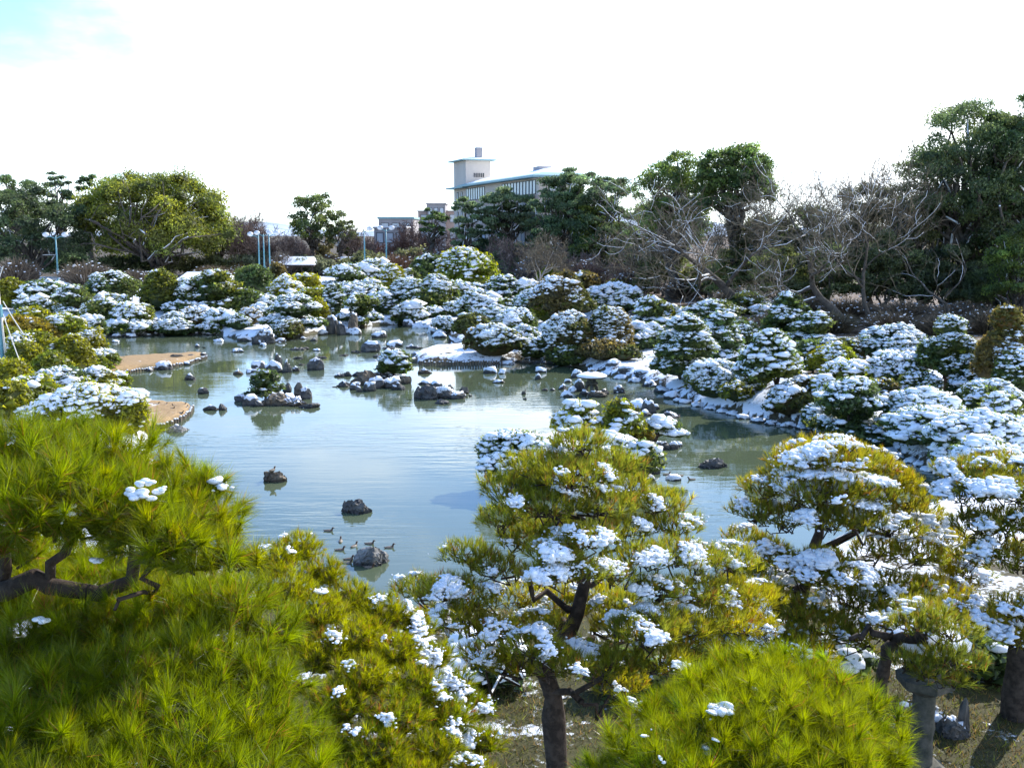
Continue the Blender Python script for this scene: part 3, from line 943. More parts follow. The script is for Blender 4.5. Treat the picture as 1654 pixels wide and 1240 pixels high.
class Pine:
    def __init__(s, name, label, base, seed, needles, length, width, segs, spacing, hue, alt, cat='pine tree', dead=0.03, spread=0.55, snow_r=(0.06, 0.12), up=0.7, bark='bark', relief=0.62, cull=-0.35, core=0.0):
        s.cull = cull; s.core = core; s.extra = []
        s.relief = relief; s.nodes = []; s.todo = []
        s.rng = np.random.default_rng(seed); s.seed = seed
        s.root = thing(name, label, cat, base)
        s.base = np.array(base)
        s.tpl = [tuft_template(s.rng, needles, length, width, spread, segs) for _ in range(6)]
        s.len, s.spacing, s.hue, s.alt, s.dead, s.snow_r, s.up = length, spacing, np.array(hue), np.array(alt), dead, snow_r, up
        s.bark = bark
        s.wood = MB()
        s.wood_snow = MB()
    def trunk(s, pts, r0, r1, n=16):
        P = np.array(pts, float)
        # smooth the polyline
        t = np.linspace(0, len(P) - 1, n); k = np.minimum(t.astype(int), len(P) - 2); f = (t - k)[:, None]
        f = f * f * (3 - 2 * f) * 0.5 + f * 0.5
        s.tp = P[k] * (1 - f) + P[k + 1] * f + s.rng.normal(scale=r0 * .12, size=(n, 3))
        s.tr = r1 + (r0 - r1) * np.linspace(1, 0, n) ** 1.7
        s.wood.tube(s.tp, s.tr * (1 + s.rng.normal(0, .08, n)), 9)
    def pad(s, c, rx, rz, snow=0.0, ry=None, lo=-0.05, limb=True, n_twig=9, dens=1.0, patch=0.5, face=None):
        rng = s.rng; c = np.array(c, float); ry = ry or rx
        r = np.array((rx, ry, rz))
        area = 2 * math.pi * (rx * ry * .5 + rz * (rx + ry) * .35) * (1 - lo)
        n = max(6, int(dens * area / s.spacing ** 2))
        p = ellip_points(rng, n, lo)
        nrm = unit(p / r)
        q = c + p * r * (1 + 0.18 * wob(p * 1.5 + c, 2.5, s.seed)[:, None]) * rng.uniform(s.relief, 1.08, (n, 1))
        vis = (nrm * unit(EYE - q)).sum(1) > s.cull
        q, nrm = q[vis], nrm[vis]; n = len(q)
        ax = unit(nrm * 0.85 + np.array((0, 0, s.up)) + rng.normal(scale=.32, size=(n, 3)))
        mb = MB()
        if s.core:                                   # solid core in old-needle brown, shade of the gaps put into its colour
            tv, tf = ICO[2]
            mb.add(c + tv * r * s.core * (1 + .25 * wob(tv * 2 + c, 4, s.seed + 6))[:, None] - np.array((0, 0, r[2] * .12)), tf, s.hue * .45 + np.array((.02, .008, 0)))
        which = rng.integers(0, 6, n)
        hue_k = sstep(wob(q, 1.6, s.seed + 5) + rng.normal(0, .35, n), -.5, .6)
        for w in range(6):
            m = which == w
            if not m.any():
                continue
            tv, tt, k, nn = s.tpl[w]
            sc = rng.uniform(0.8, 1.15, (m.sum(), 1)) * np.ones(3)
            v, t = instances(tv, tt, q[m], sc, axis_rots(rng, ax[m]))
            col = s.hue[None] * (1 - hue_k[m][:, None]) + s.alt[None] * hue_k[m][:, None]
            col = col * np.exp(rng.normal(0, .18, (m.sum(), 1)))
            col = np.repeat(col, nn, 0) * np.exp(rng.normal(0, .22, (m.sum() * nn, 1)))
            dd = rng.uniform(size=len(col)) < s.dead * np.repeat(np.exp(rng.normal(-.3, 1.0, m.sum())), nn)
            col[dd] = np.array((0.24, 0.105, 0.028)) * rng.uniform(.6, 1.2, (dd.sum(), 1))
            mb.add(v, t, np.repeat(col, k, 0))
        po = mb.build('foliage_pad', M['needle'], s.root, kind='stuff')
        # twigs under the pad
        hub = c - np.array((0, 0, rz * .55))
        for j in range(n_twig):
            i = rng.integers(0, n)
            s.wood.tube(curve(hub + rng.normal(scale=rx * .05, size=3), q[i] - ax[i] * s.len * .5, -.06, .7, 5, rng), np.linspace(max(.010, rx * .028), max(.005, rx * .012), 5), 4)
        if limb:
            s.todo.append((hub, rx, snow))
        if snow > 0:
            s.snow_on(c, r, snow, po, patch)
        return po
    def snow_on(s, c, r, snow, parent, patch=0.5):
        rng = s.rng
        lo_r, hi_r = s.snow_r
        mean = (lo_r + hi_r) / 2
        area = math.pi * r[0] * r[1] * 1.5
        n = int(area / (mean * mean * 1.0))
        p = ellip_points(rng, n, 0.05)
        q = c + p * r * np.array((.98, .98, 1.0))
        f = wob(q, 1.5 / mean * .31, s.seed + 11) * .95 + wob(q, 1.2 / max(r[0], .2), s.seed + 12) * .45 + .30 * (unit(p / r) * AWAY).sum(1) + .30 * p[:, 2] + rng.normal(0, .05, n)
        th = np.quantile(f, np.clip(1 - snow * .52, 0, .999))
        k = f >= th
        if k.any():
            near = (((q[:, None, :] - q[None, k, :]) ** 2).sum(-1) < (2.3 * mean) ** 2).sum(1)
            k &= (near > 3) | (rng.uniform(size=n) < .12)
        if not k.any():
            return
        q = q[k]; m = len(q)
        edge = np.clip((f[k] - th) * 2.2, 0, 1)
        sz = .86 * (lo_r * .8 + (hi_r - lo_r * .8) * rng.uniform(0.1, 1, m) * (.25 + .75 * edge))[:, None] * np.array((1.15, 1.15, .54)) * np.exp(rng.normal(0, .28, (m, 3)))
        q = q + np.array((0, 0, 1)) * (s.len * .26 + sz[:, 2:3] * .1) + rng.normal(scale=mean * .25, size=q.shape) * np.array((1, 1, .5))
        tv, tf = ICO[1]
        small = sz[:, 0] < mean
        v1, t1 = instances(ICO[0][0], ICO[0][1], q[small], sz[small] * 1.1, zrots(rng, int(small.sum())))
        v2, t2 = instances(tv, tf, q[~small], sz[~small], zrots(rng, int((~small).sum())))
        v = np.concatenate([v1, v2]); t = np.concatenate([t1, t2 + len(v1)])
        off = np.stack([wob(v, 1.3 / mean, s.seed + 20 + j) for j in range(3)], 1)
        v = v + off * mean * np.array((.34, .34, .22)) + (wob(v, 3.2 / mean, s.seed + 30) * mean * .08)[:, None]
        sm = MB(); sm.add(v, t)
        # crumbs sifted in among the needles round every lump
        ex = rng.integers(0, m, int(m * 1.5))
        cv, ct = instances(OCTA[0], OCTA[1], q[ex] + rng.normal(size=(len(ex), 3)) * mean * np.array((1.25, 1.25, .5)) - np.array((0, 0, mean * .25)), mean * rng.uniform(.16, .46, (len(ex), 1)) * np.array((1.1, 1.1, .7)) * np.exp(rng.normal(0, .2, (len(ex), 3))), zrots(rng, len(ex)))
        sm.add(cv, ct)
        sm.build('snow', M['snow'], parent, smooth=True, kind='stuff')
    def limbs(s):
        """let branches grow outwards from the trunk to every pad, forking from branches already there"""
        rng = s.rng
        n0 = len(s.tp) // 3
        nodes = [(p, r) for p, r in zip(s.tp[n0:], s.tr[n0:])]
        for L, rr in s.extra:
            s.wood.tube(L, rr, 7); nodes += list(zip(L[2:], rr[2:]))
        def off(h):
            return np.min(np.linalg.norm(s.tp - h, axis=1))
        for hub, rx, snow in sorted(s.todo, key=lambda e: off(e[0])):
            P = np.array([q for q, _ in nodes])
            cost = np.linalg.norm(P - hub, axis=1) + 1.1 * np.maximum(0, P[:, 2] - hub[2] + .05) + .02 / np.array([r for _, r in nodes]) * .15
            k = int(np.argmin(cost)); q, r = nodes[k]
            d = np.linalg.norm(hub - q)
            L = curve(q, hub, rng.uniform(-.22, .06), 1.3, 9, rng)
            r0 = min(r * .72, .018 + .034 * d); r1 = max(.012, min(r0 * .6, rx * .035))
            rr = np.linspace(r0, r1, 9)
            s.wood.tube(L, rr, 6)
            nodes += [(L[j], rr[j]) for j in range(2, 9)]
            if snow > .15 and rng.uniform() < .4 and abs(L[-1][2] - L[0][2]) < .5 * d:
                i0 = rng.integers(2, 5)
                s.wood_snow.tube(L[i0:i0 + 4] + np.array((0, 0, .75)) * rr[i0:i0 + 4, None], rr[i0:i0 + 4] * np.array((.3, .75, .75, .3)), 6)
    def finish(s):
        s.limbs()
        s.wood.build('trunk', M[s.bark], s.root, smooth=True)
        if s.wood_snow.v:
            s.wood_snow.build('branch_snow', M['snow'], s.root, smooth=True, kind='stuff')
        return s.root

# ---- rocks
ROCKS = []
def rock(px, base, w, h, snow=0.3, kind='rock', shape='r', z=None, seed=None, name='rock'):
    """px, base line, width and height as seen in the photograph"""
    seed = seed if seed is not None else int(px * 11 + base * 5) % 99991
    rng = np.random.default_rng(seed)
    P = at_z(px, base, WATER) if z is None else (hit(px, base) if z == 'g' else at_z(px, base, z))
    mp = m_per_px(P)
    R = w * mp / 2
    # seen from above at a slant, the height in the picture also shows the top's depth
    slant = (CAM_H - P[2]) / np.linalg.norm(P[:2])
    dep = R * rng.uniform(.6, .85)
    H = max(h * mp - dep * slant * 1.0, R * .25) if shape != 'u' else h * mp
    if shape == 'u':
        dep = R * .8
    sub = 2 if w > 12 else 1
    if w > 33:
        sub = 3
    tv, tf = ICO[sub]
    d = tv.copy()
    sc = np.array((R, dep, H * .62))
    f = 1 + .30 * wob(tv * 1.0 + seed, 1.6, seed) + .24 * wob(tv + seed, 4.0, seed + 1) - .16 * np.abs(wob(tv + seed, 5.5, seed + 4)) + (.09 * wob(tv + seed, 9, seed + 2) if sub > 2 else 0)
    # flat cleavage faces
    for k in range(9):
        nrm = unit(rng.normal(size=3)); lim = rng.uniform(.5, .82)
        e = d @ nrm
        f = np.minimum(f, np.where(e > .05, lim / np.maximum(e, .05) * 1.06, 9))
    if shape == 'f':
        f = f * np.where(tv[:, 2] > .35, .85, 1)
    v = d * f[:, None]
    ext = v[:, 0].max() - v[:, 0].min(); v[:, 0] *= 2 / ext
    v[:, 1] *= 2 / (v[:, 1].max() - v[:, 1].min())
    v[:, 2] = (v[:, 2]) / v[:, 2].max()
    if shape == 'u':                        # standing stone, narrower above
        v[:, :2] *= (1 - .12 * np.clip(v[:, 2:3], 0, 1)); v[:, 2] = np.where(v[:, 2] > .55, .55 + (v[:, 2] - .55) * .6, v[:, 2]) / .82
    v = v * np.array((R, dep, H))
    v = v @ np.array(Matrix.Rotation(rng.uniform(-.35, .35), 3, 'Z')).T
    zb = max(P[2], WATER) if z is not None else WATER
    v[:, 2] = np.maximum(v[:, 2], -.45 * H - .12)
    loc = np.array((P[0], P[1] + dep * .9, zb))
    v = v + rng.normal(scale=R * .05, size=v.shape)
    me = make_mesh(name, v, tf, M[kind], None, False)
    o = link(name, me); o.location = loc
    if snow > 0:
        # snow lies where the stone faces up
        nrm = np.zeros_like(v)
        fn = np.cross(v[tf[:, 1]] - v[tf[:, 0]], v[tf[:, 2]] - v[tf[:, 0]])
        for j in range(3):
            np.add.at(nrm, tf[:, j], fn)
        nrm = unit(nrm)
        amt = sstep(nrm[:, 2] + .22 * wob(v / max(R, .1), 4, seed + 9) + .25 * (v[:, 2] / H - .5) + (snow - .5) * 1.1, .55, .95)
        th = (.03 + .10 * min(R, 1.0)) * amt
        sv = v * np.where(amt > .03, 1.0, .9)[:, None] + np.array((0, 0, 1)) * th[:, None] + nrm * (th * .35)[:, None] - nrm * ((1 - amt) * .06 * R)[:, None]
        s = link('snow', make_mesh('snow', sv, tf, M['snow'], None, True), o)
    ROCKS.append((px, base, w, h, snow, shape, kind, o))
    return o
# ------------------------------------------------------------------ buildings
def hip_roof(mb, c, ux, L, Wd, z0, h, ridge):
    ux = np.array(ux, float); uy = np.array((-ux[1], ux[0])); c = np.array(c[:2], float)
    v = [tuple(c + ux * a * L / 2 + uy * b * Wd / 2) + (z0,) for a, b in ((-1, -1), (1, -1), (1, 1), (-1, 1))]
    v += [tuple(c - ux * ridge / 2) + (z0 + h,), tuple(c + ux * ridge / 2) + (z0 + h,)]
    mb.add(v, [(0, 1, 5), (0, 5, 4), (2, 3, 4), (2, 4, 5), (1, 2, 5), (3, 0, 4), (0, 3, 2), (0, 2, 1)])

def wall_window(root, p, n, wdir, w, z0, z1, mullion=True):
    """frame standing 8 cm proud of a wall at p (x, y), facing n, with its pane as a sub-part"""
    n = np.array(n, float); c = np.array(p[:2]) + n * 0.02
    f = MB()
    t = 0.10
    for z in ((z0, z0 + t), (z1 - t, z1)):
        f.obox(c, wdir, w, 0.16, *z)
    for s in (-1, 1):
        f.obox(c + np.array(wdir) * s * (w / 2 - t / 2), wdir, t, 0.15, z0 + t, z1 - t)
    fo = f.build('window', M['dark'], root)
    g = MB(); g.obox(c, wdir, w - 2 * t, 0.06, z0 + t, z1 - t)
    g.build('pane', M['pane'], fo)

M['pane'] = principled('sky_tinted_pane', (0.45, 0.50, 0.55), 0.12, spec=0.6)  # pale grey blue: the sky's reflection is put into the pane colour

def hotel():
    c0 = at_y(752.5, 300, 175)[:2]
    w = np.array((.354, -.935)); nf = np.array((-.935, -.354))
    root = thing('hotel_building', 'cream hotel block with a square tower and low copper roofs behind the pines', 'building', (c0[0], c0[1], 0))
    L = 33.5; Wd = 7
    cw = c0 + w * L / 2 - nf * Wd / 2
    m = MB(); m.obox(cw, w, L, Wd, -1, 15.2); m.build('wall', M['wall'], root)
    m = MB()
    for z in (4.4, 8.1, 11.9):
        m.obox(c0 + w * (L / 2) + nf * .03, w, L - .1, .12, z, z + .95)
    m.build('spandrel', M['wall_pink'], root)
    m = MB(); m.obox(cw, w, L + 2.2, Wd + 2.6, 15.2, 15.5); hip_roof(m, cw, w, L + 2.1, Wd + 2.5, 15.5, 1.25, L - 5); ro = m.build('roof', M['roof'], root)
    m = MB(); hip_roof(m, cw, w, L + 1.1, Wd + 1.4, 15.62, 1.28, L - 5); m.build('snow', M['snow'], ro)
    m = MB(); m.obox(c0 + w * 25 - nf * 4.0, w, 2.6, 2.0, 16.2, 17.3); m.build('roof_vent', M['wall_grey'], ro)
    t = .9
    for k in range(8):
        wall_window(root, c0 + w * (.9 + 1.22 * k), nf, w, 1.16, 12.9, 14.95)
    for k in range(11):
        wall_window(root, c0 + w * (18.9 + 1.28 * k), nf, w, 1.2, 12.9, 14.95)
    for z in (5.5, 9.2):
        for k in range(9):
            wall_window(root, c0 + w * (2.2 + 3.6 * k), nf, w, 1.7, z, z + 2.2)
    # end wall windows (facing the pond)
    for z in (5.5, 9.2, 12.9):
        for k in range(2):
            wall_window(root, c0 + w * L - nf * (2.4 + 3.2 * k), w, nf, 1.8, z, z + 2.0)
    # tower
    r = np.array((.93, .367)); r /= np.linalg.norm(r); u = np.array((-r[1], r[0]))
    lr, lu = 4.55, 6.6
    ct = c0 + r * lr / 2 + u * lu / 2
    m = MB(); m.obox(ct - w * .02, r, lr, lu, -1, 19.8); tw = m.build('tower', M['wall'], root)
    m = MB(); m.obox(ct, r, lr + 1.7, lu + 1.7, 19.8, 20.0); hip_roof(m, ct, r, lr + 1.6, lu + 1.6, 20.0, .6, .6); m.build('tower_roof', M['roof'], root)
    m = MB(); hip_roof(m, ct, r, lr + .9, lu + .9, 20.06, .62, .6); m.build('roof_snow', M['snow'], tw)
    m = MB(); m.obox(ct + r * .9 - u * 1.0, r, 1.1, 1.1, 20.3, 22.2); m.build('chimney', M['wall_grey'], root)
    m = MB(); m.obox(ct, r, lr + 2.4, lu + 2.2, 15.05, 15.33); m.build('eave', M['roof'], root)
    for k in range(6):
        m = MB(); m.obox(c0 + r * (1.55 + .34 * k) - u * .02, r, .16, .10, 16.95, 17.65); m.build('louvre', M['dark'], tw)
    for k in range(2):
        for z in (6, 9.6, 13):
            wall_window(root, c0 + u * (2.2 + 2.2 * k) - r * .0, -r, u, .7, z, z + 1.5)
    m = MB(); m.tube([(ct[0] - .5, ct[1], 20.8), (ct[0] - .5, ct[1], 22.0)], .04, 5); m.build('mast', M['dark'], root)

def block_building(name, label, px0, px1, top, y, z0, roofmat, wallmat, dp=12, rows=2, roof_h=.35, win=True, yaw=0.0, snow=False):
    a = at_y(px0, top, y); b = at_y(px1, top, y)
    c = ((a[0] + b[0]) / 2, y + dp / 2); L = b[0] - a[0]; zt = a[2]
    ux = (math.cos(yaw), math.sin(yaw))
    root = thing(name, label, 'building', (c[0], y, z0))
    m = MB(); m.obox(c, ux, L, dp, z0 - 1, zt - roof_h); m.build('wall', wallmat, root)
    m = MB(); m.obox(c, ux, L + .5, dp + .5, zt - roof_h, zt); ro = m.build('roof', roofmat, root)
    if snow:
        m = MB(); m.obox(c, ux, L + .3, dp + .3, zt, zt + .14); m.build('snow', M['snow'], ro)
    if win:
        n = max(3, int(L / 2.4)); hgt = (zt - roof_h - z0) / (rows + .0)
        nn = np.array((ux[1], -ux[0]))
        for rr in range(rows):
            zz = zt - roof_h - hgt * (rr + 1) + hgt * .35
            for k in range(n):
                p = np.array(c) + nn * dp / 2 + np.array(ux) * ((k + .5) / n - .5) * L * .94
                wall_window(root, p, nn, ux, L * .94 / n * .72, zz, zz + hgt * .48)
    return root

def pavilion(label, px0, px1, eave, top, base, y_off=0, posts=4, dark=True, name='garden_pavilion'):
    P = hit((px0 + px1) / 2, base)
    y = P[1]
    a = at_y(px0, eave, y); b = at_y(px1, eave, y); t = at_y(px0, top, y)
    L = b[0] - a[0]; c = ((a[0] + b[0]) / 2, y + 2.2)
    root = thing(name, label, 'pavilion', (c[0], c[1], P[2]))
    h = t[2] - a[2] + .1
    m = MB(); hip_roof(m, c, (1, 0), L, 5.6, a[2], h, L * .8); m.obox(c, (1, 0), L, 5.6, a[2] - .16, a[2] - .002); ro = m.build('roof', M['wood_dark'], root)
    m = MB(); hip_roof(m, c, (1, 0), L + .1, 5.7, a[2] + .10, h, L * .8); m.build('snow', M['snow'], ro)
    for k in range(posts):
        for yy in (y + .2, y + 4.2):
            x = a[0] + .4 + (L - .8) * k / (posts - 1)
            m = MB(); m.obox((x, yy), (1, 0), .16, .16, P[2] - .3, a[2] - .162); m.build('post', M['wood_dark'], root)
    m = MB(); m.obox((c[0], y + 4.5), (1, 0), L - .6, .14, P[2] - .3, a[2] - .3); m.build('back_wall', M['wall_grey'] if not dark else M['wood_dark'], root)
    return root

hotel()
block_building('office_block', 'low grey office block with a pale green flat roof left of the hotel', 611, 667, 350, 230, 0, M['roof'], M['wall_grey'], 14, 2, .5)
block_building('grey_block', 'plain grey concrete block between the low office and the hotel tower', 689, 719, 328, 260, 0, M['wall_grey'], M['wall_grey'], 10, 3, .3)
block_building('tan_block', 'wide tan building with a flat parapet half hidden behind a small pine', 675, 742, 340, 262.5, 0, M['wall_grey'], M['wall_pink'], 12, 3, .3)
block_building('low_house', 'low house with snow on its flat roof under the green roofed office', 604, 655, 367, 190, 0, M['wall_grey'], M['wall_grey'], 8, 2, .3, snow=True)
pavilion('snow roofed open shelter with dark underside beside the two tall lamp poles', 449, 508, 428.5, 417, 447)
pavilion('smaller snow roofed shelter just left of the lone lamp pole', 544, 577, 427, 417, 444, posts=3)
pavilion('long low snow roof showing behind the pines left of the round green bush', 285, 366, 455, 443, 468, posts=5)

def lamp_post(px, base, top, label, heads, arm=0.55):
    P = hit(px, base)
    zt = at_y(px, top, P[1])[2]
    root = thing('lamp_post', label, 'lamp post', P, 'tall teal lamp posts round the garden')
    m = MB(); m.tube([(P[0], P[1], P[2] - .2), (P[0], P[1], P[2] + 1.3)], .14, 10); m.build('base', M['teal'], root)
    m = MB(); m.tube([(P[0], P[1], P[2] + 1.28), (P[0], P[1], zt - .15)], [.105, .075], 10); m.build('pole', M['teal'], root, smooth=True)
    m = MB(); m.obox(P, (1, 0), .24, .2, P[2] + 1.5, P[2] + 2.05); m.build('control_box', M['teal'], root)
    for s in heads:
        x = P[0] + s * arm * 1.9
        m = MB(); m.tube([(P[0], P[1], zt - .5), (P[0] + s * arm, P[1], zt - .22), (x, P[1], zt - .3)], .05, 6); a = m.build('arm', M['teal'], root)
        tv, tf = ICO[2]
        m = MB(); m.add(np.array((x, P[1], zt)) + tv * np.array((.40, .40, .30)), tf); m.build('lamp', M['globe'], root, smooth=True)
    return root
lamp_post(95, 461, 379, 'teal lamp post with two white globes before the big round tree', (-1, 1), .62)
lamp_post(420, 456, 378, 'teal lamp post with one globe, left of the close pair', (-1,))
lamp_post(428, 454, 376, 'teal lamp post standing close beside another one right of the great round tree', (-1, 1), .45)
lamp_post(437, 456, 376, 'teal lamp post, rightmost of the three standing together', (1,))
lamp_post(590, 456, 369, 'lone slim teal lamp post right of the small snow roofed shelter', (1,), .4)
lamp_post(625, 456, 368, 'slim teal lamp post before the low office block', (-1, 1), .4)

def bridge():
    a = hit(792, 450); b = at_y(843, 458, a[1] - 4)
    a = np.array((a[0], a[1], a[2] + .9)); b = np.array((b[0], b[1], b[2] + .3))
    root = thing('footbridge', 'small grey wooden footbridge with open handrails among the snowy shrubs', 'bridge', a)
    d = b - a; u = d[:2] / np.linalg.norm(d[:2]); nrm = np.array((-u[1], u[0]))
    for s in (-1, 1):
        for hgt in (.55, .95):
            m = MB(); o = np.append(nrm * s * .8, hgt)
            m.tube([a + o, (a + b) / 2 + o + np.array((0, 0, .12)), b + o], .075, 6); m.build('rail', M['wood'], root)
        for k in range(6):
            q = a + d * k / 5 + np.append(nrm * s * .8, 0.12 * math.sin(math.pi * k / 5))
            m = MB(); m.tube([q - np.array((0, 0, .9)), q + np.array((0, 0, 1.05))], .07, 6); m.build('post', M['wood'], root)
    n = 22
    for k in range(n):
        q = a + d * (k + .5) / n; zz = q[2] + .12 * math.sin(math.pi * (k + .5) / n)
        m = MB(); m.obox(q, u, np.linalg.norm(d) / n * .9, 1.7, zz - .08, zz + .0); m.build('plank', M['wood'], root)
bridge()

# bamboo-topped rope pole at the left edge with its guy ropes
def rope_pole():
    P = hit(7, 600)
    zt = at_y(7, 425, P[1])[2]
    root = thing('support_pole', 'tall teal pole with pale guy ropes at the edge of the yellow green hedge pines', 'pole', P)
    m = MB(); m.tube([(P[0], P[1], P[2] - .2), (P[0] - .12, P[1], zt)], [.11, .08], 8); m.build('pole', M['teal'], root, smooth=True)
    m = MB(); m.tube([(P[0] + .16, P[1], P[2] - .2), (P[0] + .02, P[1], zt - 1.2)], [.06, .05], 7); m.build('second_pole', M['rope'], root, smooth=True)
    for y0, (x1, y1) in ((487, (38, 540)), (508, (35, 592)), (430, (-40, 560))):
        a = at_y(5, y0, P[1]); b = at_y(x1, y1, P[1] - 2.2)
        m = MB(); m.tube([a, (a + b) / 2 - np.array((0, 0, .05)), b], .028, 5); m.build('guy_rope', M['rope'], root)
    m = MB(); m.obox((P[0], P[1] - .12), (1, 0), .36, .2, at_y(5, 512, P[1])[2], at_y(5, 492, P[1])[2]); m.build('clamp_box', M['teal'], root)
rope_pole()

# ------------------------------------------------------------------ the trees behind the garden
evergreen(255, 449, 274, 262, 'huge round yellow green evergreen tree with pale snowy limbs', 11, (0.085, 0.092, 0.012), (0.060, 0.075, 0.012), low=.10, dens=1.25, blobs=120, brow=.155, flat=.7, name='great_evergreen_tree', front=.50)
evergreen(58, 452, 296, 190, 'dark evergreen tree filling the left edge behind the lamp post', 12, (0.030, 0.045, 0.018), (0.04, 0.055, 0.02), low=.06, dens=1.1, blobs=70, brow=.18)
evergreen(34, 440, 282, 92, 'airy evergreen with sky showing through at the left edge', 13, (0.035, 0.055, 0.018), low=.42, airy=1, blobs=36, brow=.2)
evergreen(104, 440, 277, 62, 'narrow dark pine top between the airy evergreen and the great round tree', 14, (0.032, 0.050, 0.022), low=.45, blobs=30, flat=.4, name='dark_pine_tree')
evergreen(150, 440, 281, 50, 'dark tree crown tucked against the left shoulder of the great round tree', 15, (0.035, 0.055, 0.02), low=.4, blobs=30)
evergreen(338, 442, 318, 70, 'dark evergreen behind the right flank of the great round tree', 16, (0.035, 0.055, 0.018), low=.2, blobs=36)
evergreen(356, 444, 352, 62, 'small yellow green evergreen at the right foot of the great round tree', 17, (0.070, 0.085, 0.02), low=.25, blobs=34, airy=1)
evergreen(508, 442, 311, 84, 'lone airy evergreen with a round top and snowy inner limbs', 18, (0.045, 0.066, 0.020), (0.06, 0.075, 0.02), low=.36, blobs=44, airy=1, brow=.2)
evergreen(552, 442, 340, 52, 'small ragged evergreen just right of the lone airy one', 19, (0.05, 0.06, 0.025), low=.4, blobs=26, airy=1)
evergreen(525, 440, 385, 52, 'low olive bush tree under the lone airy evergreen', 20, (0.065, 0.06, 0.025), low=.1, blobs=26, airy=1)
evergreen(566, 441, 372, 40, 'small olive tree left of the lone slim lamp post', 21, (0.06, 0.06, 0.02), low=.15, blobs=24, airy=1)
evergreen(700, 445, 336, 52, 'small flat topped pine in front of the tan building', 22, (0.045, 0.07, 0.022), low=.55, blobs=26, flat=.4, name='flat_pine_tree')
evergreen(755, 450, 318, 56, 'feathery grey green pine against the hotel facade', 23, (0.06, 0.085, 0.040), low=.3, blobs=34, flat=.34, airy=1, name='feathery_pine_tree', leaf=.34)
evergreen(818, 450, 302, 100, 'spreading layered pine crossing the hotel windows', 24, (0.065, 0.088, 0.042), low=.42, blobs=46, flat=.3, airy=1, name='feathery_pine_tree', leaf=.34)
evergreen(802, 450, 372, 70, 'dark green pine low before the hotel ground floor', 25, (0.035, 0.06, 0.025), low=.2, blobs=30, flat=.4)
evergreen(905, 455, 279, 110, 'tall bushy grey green pine covering the right end of the hotel', 26, (0.055, 0.080, 0.035), (0.03, 0.052, 0.02), low=.2, blobs=66, flat=.45, brow=.2, name='bushy_pine_tree')
evergreen(978, 458, 284, 120, 'broad grey green pine right of the one covering the hotel end', 27, (0.050, 0.072, 0.03), (0.035, 0.055, 0.02), low=.2, blobs=66, flat=.45, brow=.2, name='bushy_pine_tree')
evergreen(962, 458, 330, 92, 'sunlit yellow green evergreen in front of the broad pines', 28, (0.085, 0.10, 0.018), (0.06, 0.08, 0.016), low=.12, blobs=60, brow=.2)
evergreen(1022, 462, 372, 80, 'dark green evergreen with a drooping right side over the shore', 29, (0.032, 0.058, 0.016), (0.045, 0.07, 0.016), low=.15, blobs=44)
evergreen(868, 452, 350, 50, 'dark evergreen clump between the hotel wing and the pines', 30, (0.03, 0.052, 0.022), low=.2, blobs=30)
evergreen(1085, 482, 243, 140, 'tall open evergreen with a rounded top left of the highest crown', 31, (0.042, 0.066, 0.016), (0.055, 0.078, 0.016), low=.30, blobs=84, airy=1, brow=.19, dens=1.3, snow_limb=True)
evergreen(1180, 486, 228, 146, 'tall evergreen with a flat spreading crown above the snowy bare limbs', 32, (0.034, 0.058, 0.014), (0.05, 0.072, 0.016), low=.52, blobs=74, brow=.19, dens=1.3)
evergreen(1062, 474, 326, 110, 'dense dark green evergreen between the broad pines and the tall open tree', 43, (0.040, 0.062, 0.016), (0.055, 0.075, 0.016), low=.12, blobs=60, brow=.2)
evergreen(930, 456, 270, 124, 'tall ragged grey green pine standing against the right end of the hotel roof', 44, (0.055, 0.080, 0.035), low=.3, blobs=60, flat=.42, brow=.2, name='bushy_pine_tree', dens=1.2)
evergreen(1095, 478, 330, 70, 'small dark evergreen clump under the tall open tree', 33, (0.03, 0.05, 0.016), low=.45, blobs=30)
evergreen(1550, 505, 160, 250, 'very tall dark evergreen filling the top right with sky between its limbs', 34, (0.040, 0.058, 0.022), (0.05, 0.066, 0.022), low=.30, blobs=120, brow=.15, airy=1, dens=1.3)
evergreen(1632, 508, 118, 170, 'highest tree of all, cut by the right edge with a dark rounded top', 35, (0.034, 0.056, 0.018), low=.12, blobs=120, brow=.17, dens=1.2)
evergreen(1490, 502, 320, 170, 'dark understory evergreen behind the thin snowy limbs', 36, (0.035, 0.052, 0.018), (0.055, 0.062, 0.02), low=.03, blobs=80, brow=.2)
evergreen(1600, 506, 250, 150, 'dense dark evergreen filling the gap under the two tallest trees', 45, (0.034, 0.054, 0.018), (0.045, 0.062, 0.02), low=.1, blobs=70, brow=.19)
evergreen(1640, 520, 352, 110, 'yellow green evergreen low at the right edge below the tallest tree', 37, (0.060, 0.085, 0.016), (0.04, 0.06, 0.016), low=.05, blobs=60)
evergreen(1300, 492, 330, 150, 'olive undergrowth tree behind the leaning bare trees', 38, (0.050, 0.055, 0.022), (0.035, 0.05, 0.02), low=.05, blobs=64, dens=1.3)
evergreen(1225, 486, 345, 120, 'olive green understory tree left of the leaning bare trees', 39, (0.060, 0.066, 0.022), (0.04, 0.055, 0.02), low=.05, blobs=54, dens=1.3)
evergreen(1400, 498, 296, 140, 'shadowy olive tree between the two largest leaning trees', 40, (0.040, 0.048, 0.02), low=.08, blobs=64, dens=1.3)
evergreen(1580, 505, 420, 130, 'dense dark evergreen bush under the tallest trees', 41, (0.026, 0.040, 0.016), low=.02, blobs=54)
evergreen(1140, 482, 412, 90, 'olive bush tree beneath the tall open evergreens', 42, (0.06, 0.065, 0.022), (0.04, 0.058, 0.018), low=.04, blobs=36, airy=1)
